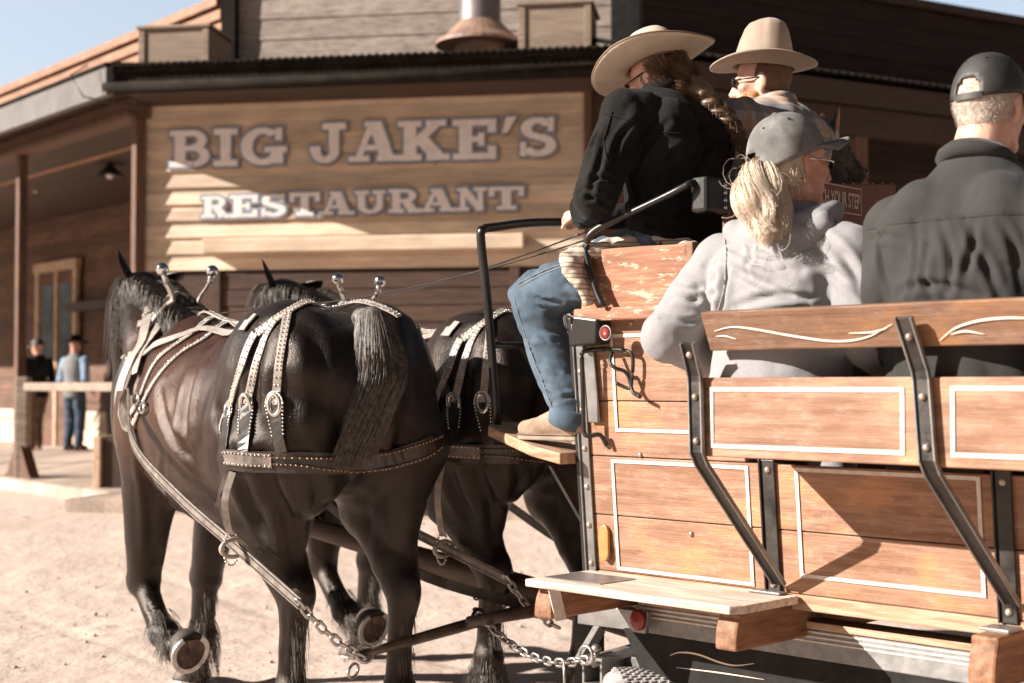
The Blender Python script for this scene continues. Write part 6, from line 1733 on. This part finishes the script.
for s in (-1, 1): g.tube([HW @ V((.09, s*.058, .012)), HW @ V((.06, s*.074, .012)), HW @ V((-.01, s*.084, .010))], .0025, 6)
g.build('glasses_arm', M['chrome'], gl, True)
# ---------------------------------------------------------------- man in the black cap
mr = person_root('man in a charcoal work shirt and black cap seated at the right of the wagon', (1.159, 3.559, SEAT), R(45))
HB = HF((.06, -.02, .80), R(-4), R(4))
def tor4(mb, g):
    torso(mb, [(-.02,0,-.03,.17,.14,.14), (-.02,0,.1,.21,.17,.16), (-.02,0,.26,.205,.16,.15), (-.01,0,.42,.21,.15,.16), (-.0,0,.50,.215,.13,.155), (.01,0,.57,.18,.10,.125), (.02,0,.635,.11,.08,.09), (.03,0,.69,.065,.055,.065)], g)
    for s in (-1, 1): mb.ell((.0, s*.215, .505), .078+g); mb.ell((-.07, s*.10, .47), (.085+g, .10+g, .14+g))
LA = [(.0, .195, .495), (-.0, .235, .23), (.24, .17, .14)]; RA = [(.0, -.245, .50), (-.02, -.33, .23), (.24, -.22, .14)]
LL = [(.0, .11, .05), (.46, .14, .06), (.46, .12, -.40)]; RL = [(.0, -.11, .05), (.46, -.16, .06), (.46, -.14, -.40)]
mb = MB(); tor4(mb, -.045); add_head(mb, HB, (.02, 0, .63)); mb.rc(HB @ V((-.03,0,-.05)), .062, V((.01,0,.64)), .072)
for A in (LA, RA): mb.chain(A, [.048, .038, .030]); add_hand(mb, A[2], (.8, -.3 if A is LA else .2, -.2), (0, 0, -1), 1 if A is LA else -1, .6)
for L in (LL, RL): mb.chain(L, [.08, .06, .04])
mobj('body', blob(mb, .007, 3), M['skinpink'], mr, True); eyes(mr, HB)
mb = MB(); tor4(mb, .012)
for A in (LA, RA): mb.chain(A, [.105, .085, .05]); mb.rc((-.03, A[0][1]*.75, .49), .10, (-.03, A[1][1]*.82, .34), .095)
cloth(mb, 'shirt', 'greycloth', mr, .008, 10, .007, (5, 9, 2.0), 22, lambda p: .2 if p.z > .50 else min(1, .2 + (.50-p.z)*6))
crease_px([o for o in mr.children if o.name.split('.')[0] == 'shirt'][0], Matrix.Translation((1.159, 3.559, SEAT)) @ Matrix.Rotation(R(45), 4, 'Z'),
 [([(915,222),(918,262),(910,300)],.010,.007), ([(940,220),(952,260),(946,302)],.010,.008), ([(965,220),(985,262),(1002,302)],.011,.008), ([(1000,222),(1015,250),(1020,290)],.010,.007), ([(886,212),(882,258),(892,300)],.010,.008),
  ([(898,294),(930,284),(982,296)],.011,.011), ([(928,246),(924,275),(934,302)],.010,.009), ([(975,222),(972,250),(965,275)],.010,.009), ([(870,240),(885,235),(900,240)],.009,.008), ([(930,158),(915,172),(900,190)],.009,.006)])
c = MB(); collar(c, HF((.02, 0, .655), 0, R(8)), .075, .036, .022, 28); c.build('shirt_collar', M['greycloth'], mr, True)
# yoke seam over the shoulder blades
shirt_me = [o for o in mr.children if o.name.startswith('shirt')]
tree = None
for o in mr.children:
    if o.name.split('.')[0] == 'shirt': tree = BVHTree.FromPolygons([v.co for v in o.data.vertices], [tuple(p.vertices) for p in o.data.polygons]); sho = o
L = []
for k in range(41):
    y = -.25 + .5*k/40; hit = tree.ray_cast(V((-.6, y, .505)), V((1, 0, 0)))
    if hit[0] is not None: L.append(hit[0] + V((-.0015, 0, 0)))
MB().bar(L, .008, .003, (0, 0, 1)).build('yoke_seam', M['greycloth'], sho)
mb = MB()
for L in (LL, RL): mb.chain(L, [.115, .09, .07])
mb.ell((-.03, 0, .05), (.16, .20, .12)); cloth(mb, 'trousers', 'darkpants', mr, .013, 5, .01, (8,8,8), 7)
boot(mr, (.46, .12, -.44), (.62, .12, -.475), 'leather', 'leather'); boot(mr, (.46, -.14, -.44), (.62, -.14, -.475), 'leather', 'leather')
mb = MB(); mb.ell(HB @ V((-.024, 0, .012)), (.092, .0795, .082), HB.to_3x3(), 20, 14); mb.ell(HB @ V((-.050, 0, -.035)), (.052, .060, .045), HB.to_3x3())
me = blob(mb, .007, 3); hr_ = mobj('hair', me, M['greyhair'], mr, True)
rnd = random.Random(2); hs = []
for i in range(2600):
    p = me.vertices[rnd.randrange(len(me.vertices))]
    d = (p.normal*.6 + V((-.1, 0, -.8))).normalized(); hs.append([p.co + d*.0035*k + p.normal*.001 for k in range(3)])
mobj('hair_strands', strands(hs, .0006, .0003).mesh('h'), M['greyhair'], hr_)
cap(mr, HB @ HF((-.004, 0, .004), 0, R(-2)), 'capblack', True, puff=1.05, visor_l=.08)
# ---------------------------------------------------------------- dog on the front bench
dp = at(828, 158, 5.30)
dog = empty('dog', (dp.x, dp.y, 1.79), R(20), 'dark dog with an upright ginger-edged ear, sitting behind the woman in the grey cap', 'dog')
dz = dp.z - 1.79
mb = MB(); mb.ell((-.12, 0, .14), (.17, .12, .15)); mb.chain([(-.10,0,.16), (-.03,0,dz-.14), (-.01,0,dz-.02)], [.14, .10, .075])
mb.ell((-.0, 0, dz+.02), (.085, .07, .07)); mb.chain([(.03, 0, dz), (.09, 0, dz-.04), (.12, 0, dz-.055)], [.058, .046, .04])
for s in (-1, 1): mb.chain([(.0, s*.07, dz-.2), (.04, s*.07, .12), (.06, s*.07, .03)], [.06, .035, .03]); mb.rc((-.12, s*.1, .08), .08, (.04, s*.11, .03), .035)
mb.chain([(-.26,0,.10), (-.34,.05,.04), (-.36,.14,.03)], [.04, .035, .02])
me = blob(mb, .008, 4); folds(me, .006, (20,20,20), 4, ridge=False); mobj('body', me, M['dogfur'], dog, True)
rnd = random.Random(9); hs = []
for i in range(2600):
    p = me.vertices[rnd.randrange(len(me.vertices))]
    if p.co.z < dz-.25: continue
    d = (p.normal*.8 + V((-.5, 0, -.6))).normalized(); L_ = .010; hs.append([p.co + d*L_*k*(1-.1*k) for k in range(4)])
mobj('fur', strands(hs, .0010, .0004).mesh('f'), M['dogfur'], dog)
for s in (-1, 1):
    e = MB(); ear(e, V((-.01, s*.045, dz+.06)), V((.06, s*.15, 1)), V((.8, s*.4, 0)), .11, .032); eo = mobj('ear', e.mesh('e'), M['dogfur'], dog, True)
    e = MB(); ear(e, V((.004, s*.046, dz+.10)), V((.10, s*.15, 1)), V((.8, s*.4, 0)), .085, .016); mobj('ear_lining', e.mesh('e'), M['orangefur'], eo, True)
MB().ell((.160, 0, dz-.045), (.014, .018, .013)).build('nose', M['blackpaint'], dog, True)
for s in (-1, 1): MB().ell((.065, s*.042, dz+.03), .009).build('eye', M['glass_dark'], dog, True)
# ---------------------------------------------------------------- blanket on the driver's seat
vq = -.10
mb = MB(); Pq = [wp(690, 246, .05), wp(650, 246, .0), wp(612, 248, -.06), wp(585, 251, -.14), wp(568, 260, -.18)]
for i in range(len(Pq)-1): mb.rc(Pq[i], .032, Pq[i+1], .034, .55, (0, 1, 0))
mb.chain([wp(568, 260, -.18), wp(570, 268, -.18), wp(579, 280, -.17), wp(589, 302, -.13)], [.034, .034, .028, .018]); mb.chain([wp(574, 256, -.13), wp(584, 275, -.13), wp(592, 298, -.11)], [.036, .030, .020]); mb.rc(wp(600, 250, .12), .04, wp(580, 262, .06), .04)
me = blob(mb, .008, 4); folds(me, .010, (12, 12, 12), 3)
o = mobj('blanket', me, M['blanket'], None, True); o.matrix_world = WM; tag(o, 'striped brown and cream blanket folded over the end of the driver seat', 'blanket')
# ---------------------------------------------------------------- two men under the porch
def stander(px, Y, yaw, label, top, legs, hatk, vest=None, lean=0):
    p = at(px, 445, Y); root = person_root(label, (p.x, p.y, .36), yaw)
    Hs = HF((.02, 0, 1.62), R(8), R(6))
    def tr(mb, g): torso(mb, [(0,0,.82,.15,.11,.12), (0,0,.95,.165,.12,.13), (0,0,1.12,.15,.115,.11), (0,0,1.3,.19,.12,.13), (0,0,1.40,.18,.10,.12), (0,0,1.46,.10,.07,.08), (.01,0,1.50,.06,.05,.06)], g)
    LA_ = [(0,.21,1.38), (-.03,.27,1.10), (.16,.16,1.02)]; RA_ = [(0,-.21,1.38), (-.03,-.27,1.10), (.12,-.22,.95)]
    LL_ = [(0,.10,.88), (.03,.11,.50), (-.02,.12,.10)]; RL_ = [(0,-.10,.88), (.03+lean,-.11,.50), (-.02+lean*1.6,-.12,.10)]
    mb = MB(); tr(mb, -.03); add_head(mb, Hs, (0, 0, 1.46))
    for A in (LA_, RA_): mb.chain(A, [.055,.042,.03]); add_hand(mb, A[2], (.5, -.3, -.6), (0, 0, -1), 1, .6)
    for L in (LL_, RL_): mb.chain(L, [.085,.06,.045]); mb.chain([L[2], V(L[2]) + V((0,0,-.06)), V(L[2]) + V((.13,0,-.065))], [.045,.042,.032])
    mobj('body', blob(mb, .012, 3), M['skin'], root, True)
    mb = MB(); tr(mb, .012)
    for A in (LA_, RA_): mb.chain(A, [.08,.065,.045])
    cloth(mb, 'shirt', top, root, .016, 4, .01, (8,8,5), 3)
    mb = MB()
    for L in (LL_, RL_): mb.chain(L, [.11,.085,.07])
    mb.ell((0,0,.90), (.13,.16,.12)); cloth(mb, 'trousers', legs, root, .016, 4, .01, (7,7,7), 4)
    if vest:
        mb = MB(); tr(mb, .028); v_ = blob(mb, .016, 4); mobj('vest', v_, M[vest], root, True)
    for L in (LL_, RL_): boot(root, (L[2][0], L[2][1], .10), (L[2][0]+.15, L[2][1], .055), 'leather', 'leather')
    if hatk == 'hat':
        lhat(root, Hs @ HF((-.01,0,.06), 0, R(-3)), [(.001,.12), (.04,.12), (.07,.11), (.085,.06), (.092,.02), (.095,.004)], .19, brim2, 'blackcloth', .018, .094, 'hatband')
    else: cap(root, Hs @ HF((-.004,0,.004)), 'capblack', False, seams=False)
    return root
M['brownpants'] = surf('brown_trousers', (.10,.06,.04), (.16,.10,.07), .9, 9)
M['lightblue'] = surf('light_blue_shirt', (.20,.30,.42), (.27,.38,.5), .9, 9)
M['greyvest'] = surf('grey_vest', (.16,.16,.165), (.22,.22,.22), .9, 9)
stander(37, 22.3, R(150), 'man in a black jacket, brown trousers and dark cap standing under the porch', 'blackcloth', 'brownpants', 'cap', lean=.08)
stander(74, 22.0, R(60), 'man in a light blue shirt, grey vest and black cowboy hat standing under the porch', 'lightblue', 'bluejeans', 'hat', 'greyvest')
# ================================================================== LIGHT AND CAMERA
SUN = V((-.462, -.085, .235)).normalized()      # direction towards the sun
w = bpy.data.worlds.new('World'); sc.world = w; w.use_nodes = True; nt = w.node_tree
bg = nt.nodes['Background']; sky = nt.nodes.new('ShaderNodeTexSky'); sky.sky_type = 'NISHITA'; sky.sun_disc = False
sky.sun_elevation = math.asin(SUN.z); sky.sun_rotation = math.atan2(SUN.x, SUN.y) ; sky.altitude = 300; sky.dust_density = 4.0; sky.air_density = 1.0
hs_ = nt.nodes.new('ShaderNodeHueSaturation'); hs_.inputs['Saturation'].default_value = .62; nt.links.new(sky.outputs[0], hs_.inputs['Color']); 
tcw = nt.nodes.new('ShaderNodeTexCoord'); sxw = nt.nodes.new('ShaderNodeSeparateXYZ'); nt.links.new(tcw.outputs['Generated'], sxw.inputs[0])
mrw = N(nt, 'ShaderNodeMapRange'); mrw.interpolation_type = 'SMOOTHSTEP'; nt.links.new(sxw.outputs[2], mrw.inputs[0]); mrw.inputs['From Min'].default_value = .26; mrw.inputs['From Max'].default_value = .42; mrw.inputs['To Min'].default_value = 1.0; mrw.inputs['To Max'].default_value = 0.0
mry = N(nt, 'ShaderNodeMapRange'); mry.interpolation_type = 'SMOOTHSTEP'; nt.links.new(sxw.outputs[1], mry.inputs[0]); mry.inputs['From Min'].default_value = .55; mry.inputs['From Max'].default_value = .92
mm = N(nt, 'ShaderNodeMath', _operation='MULTIPLY'); nt.links.new(mrw.outputs[0], mm.inputs[0]); nt.links.new(mry.outputs[0], mm.inputs[1])
ma = N(nt, 'ShaderNodeMath', _operation='MULTIPLY_ADD'); nt.links.new(mm.outputs[0], ma.inputs[0]); ma.inputs[1].default_value = 1.75; ma.inputs[2].default_value = .29
vm = nt.nodes.new('ShaderNodeVectorMath'); vm.operation = 'SCALE'; nt.links.new(hs_.outputs[0], vm.inputs[0]); nt.links.new(ma.outputs[0], vm.inputs['Scale'])
nt.links.new(vm.outputs[0], bg.inputs[0]); bg.inputs[1].default_value = .05
sl = bpy.data.lights.new('sun', 'SUN'); sl.energy = 4.9; sl.angle = R(.5); sl.color = (1, .92, .84)
so = bpy.data.objects.new('sun', sl); so.rotation_euler = SUN.to_track_quat('Z', 'Y').to_euler(); link(so)
cd = bpy.data.cameras.new('camera'); cd.sensor_width = 36; cd.lens = FPX * 36 / 1024; cd.clip_end = 2000; cd.clip_start = .05
cam = bpy.data.objects.new('camera', cd); cam.location = CAM; cam.rotation_euler = (R(90) + PITCH, 0, 0); link(cam); sc.camera = cam
cd.dof.use_dof = True; cd.dof.focus_distance = 4.6; cd.dof.aperture_fstop = 2.6
sc.view_settings.view_transform = 'Standard'; sc.view_settings.look = 'None'; sc.view_settings.exposure = 1.27; sc.view_settings.gamma = 1
sc.render.resolution_x = 1024; sc.render.resolution_y = 683
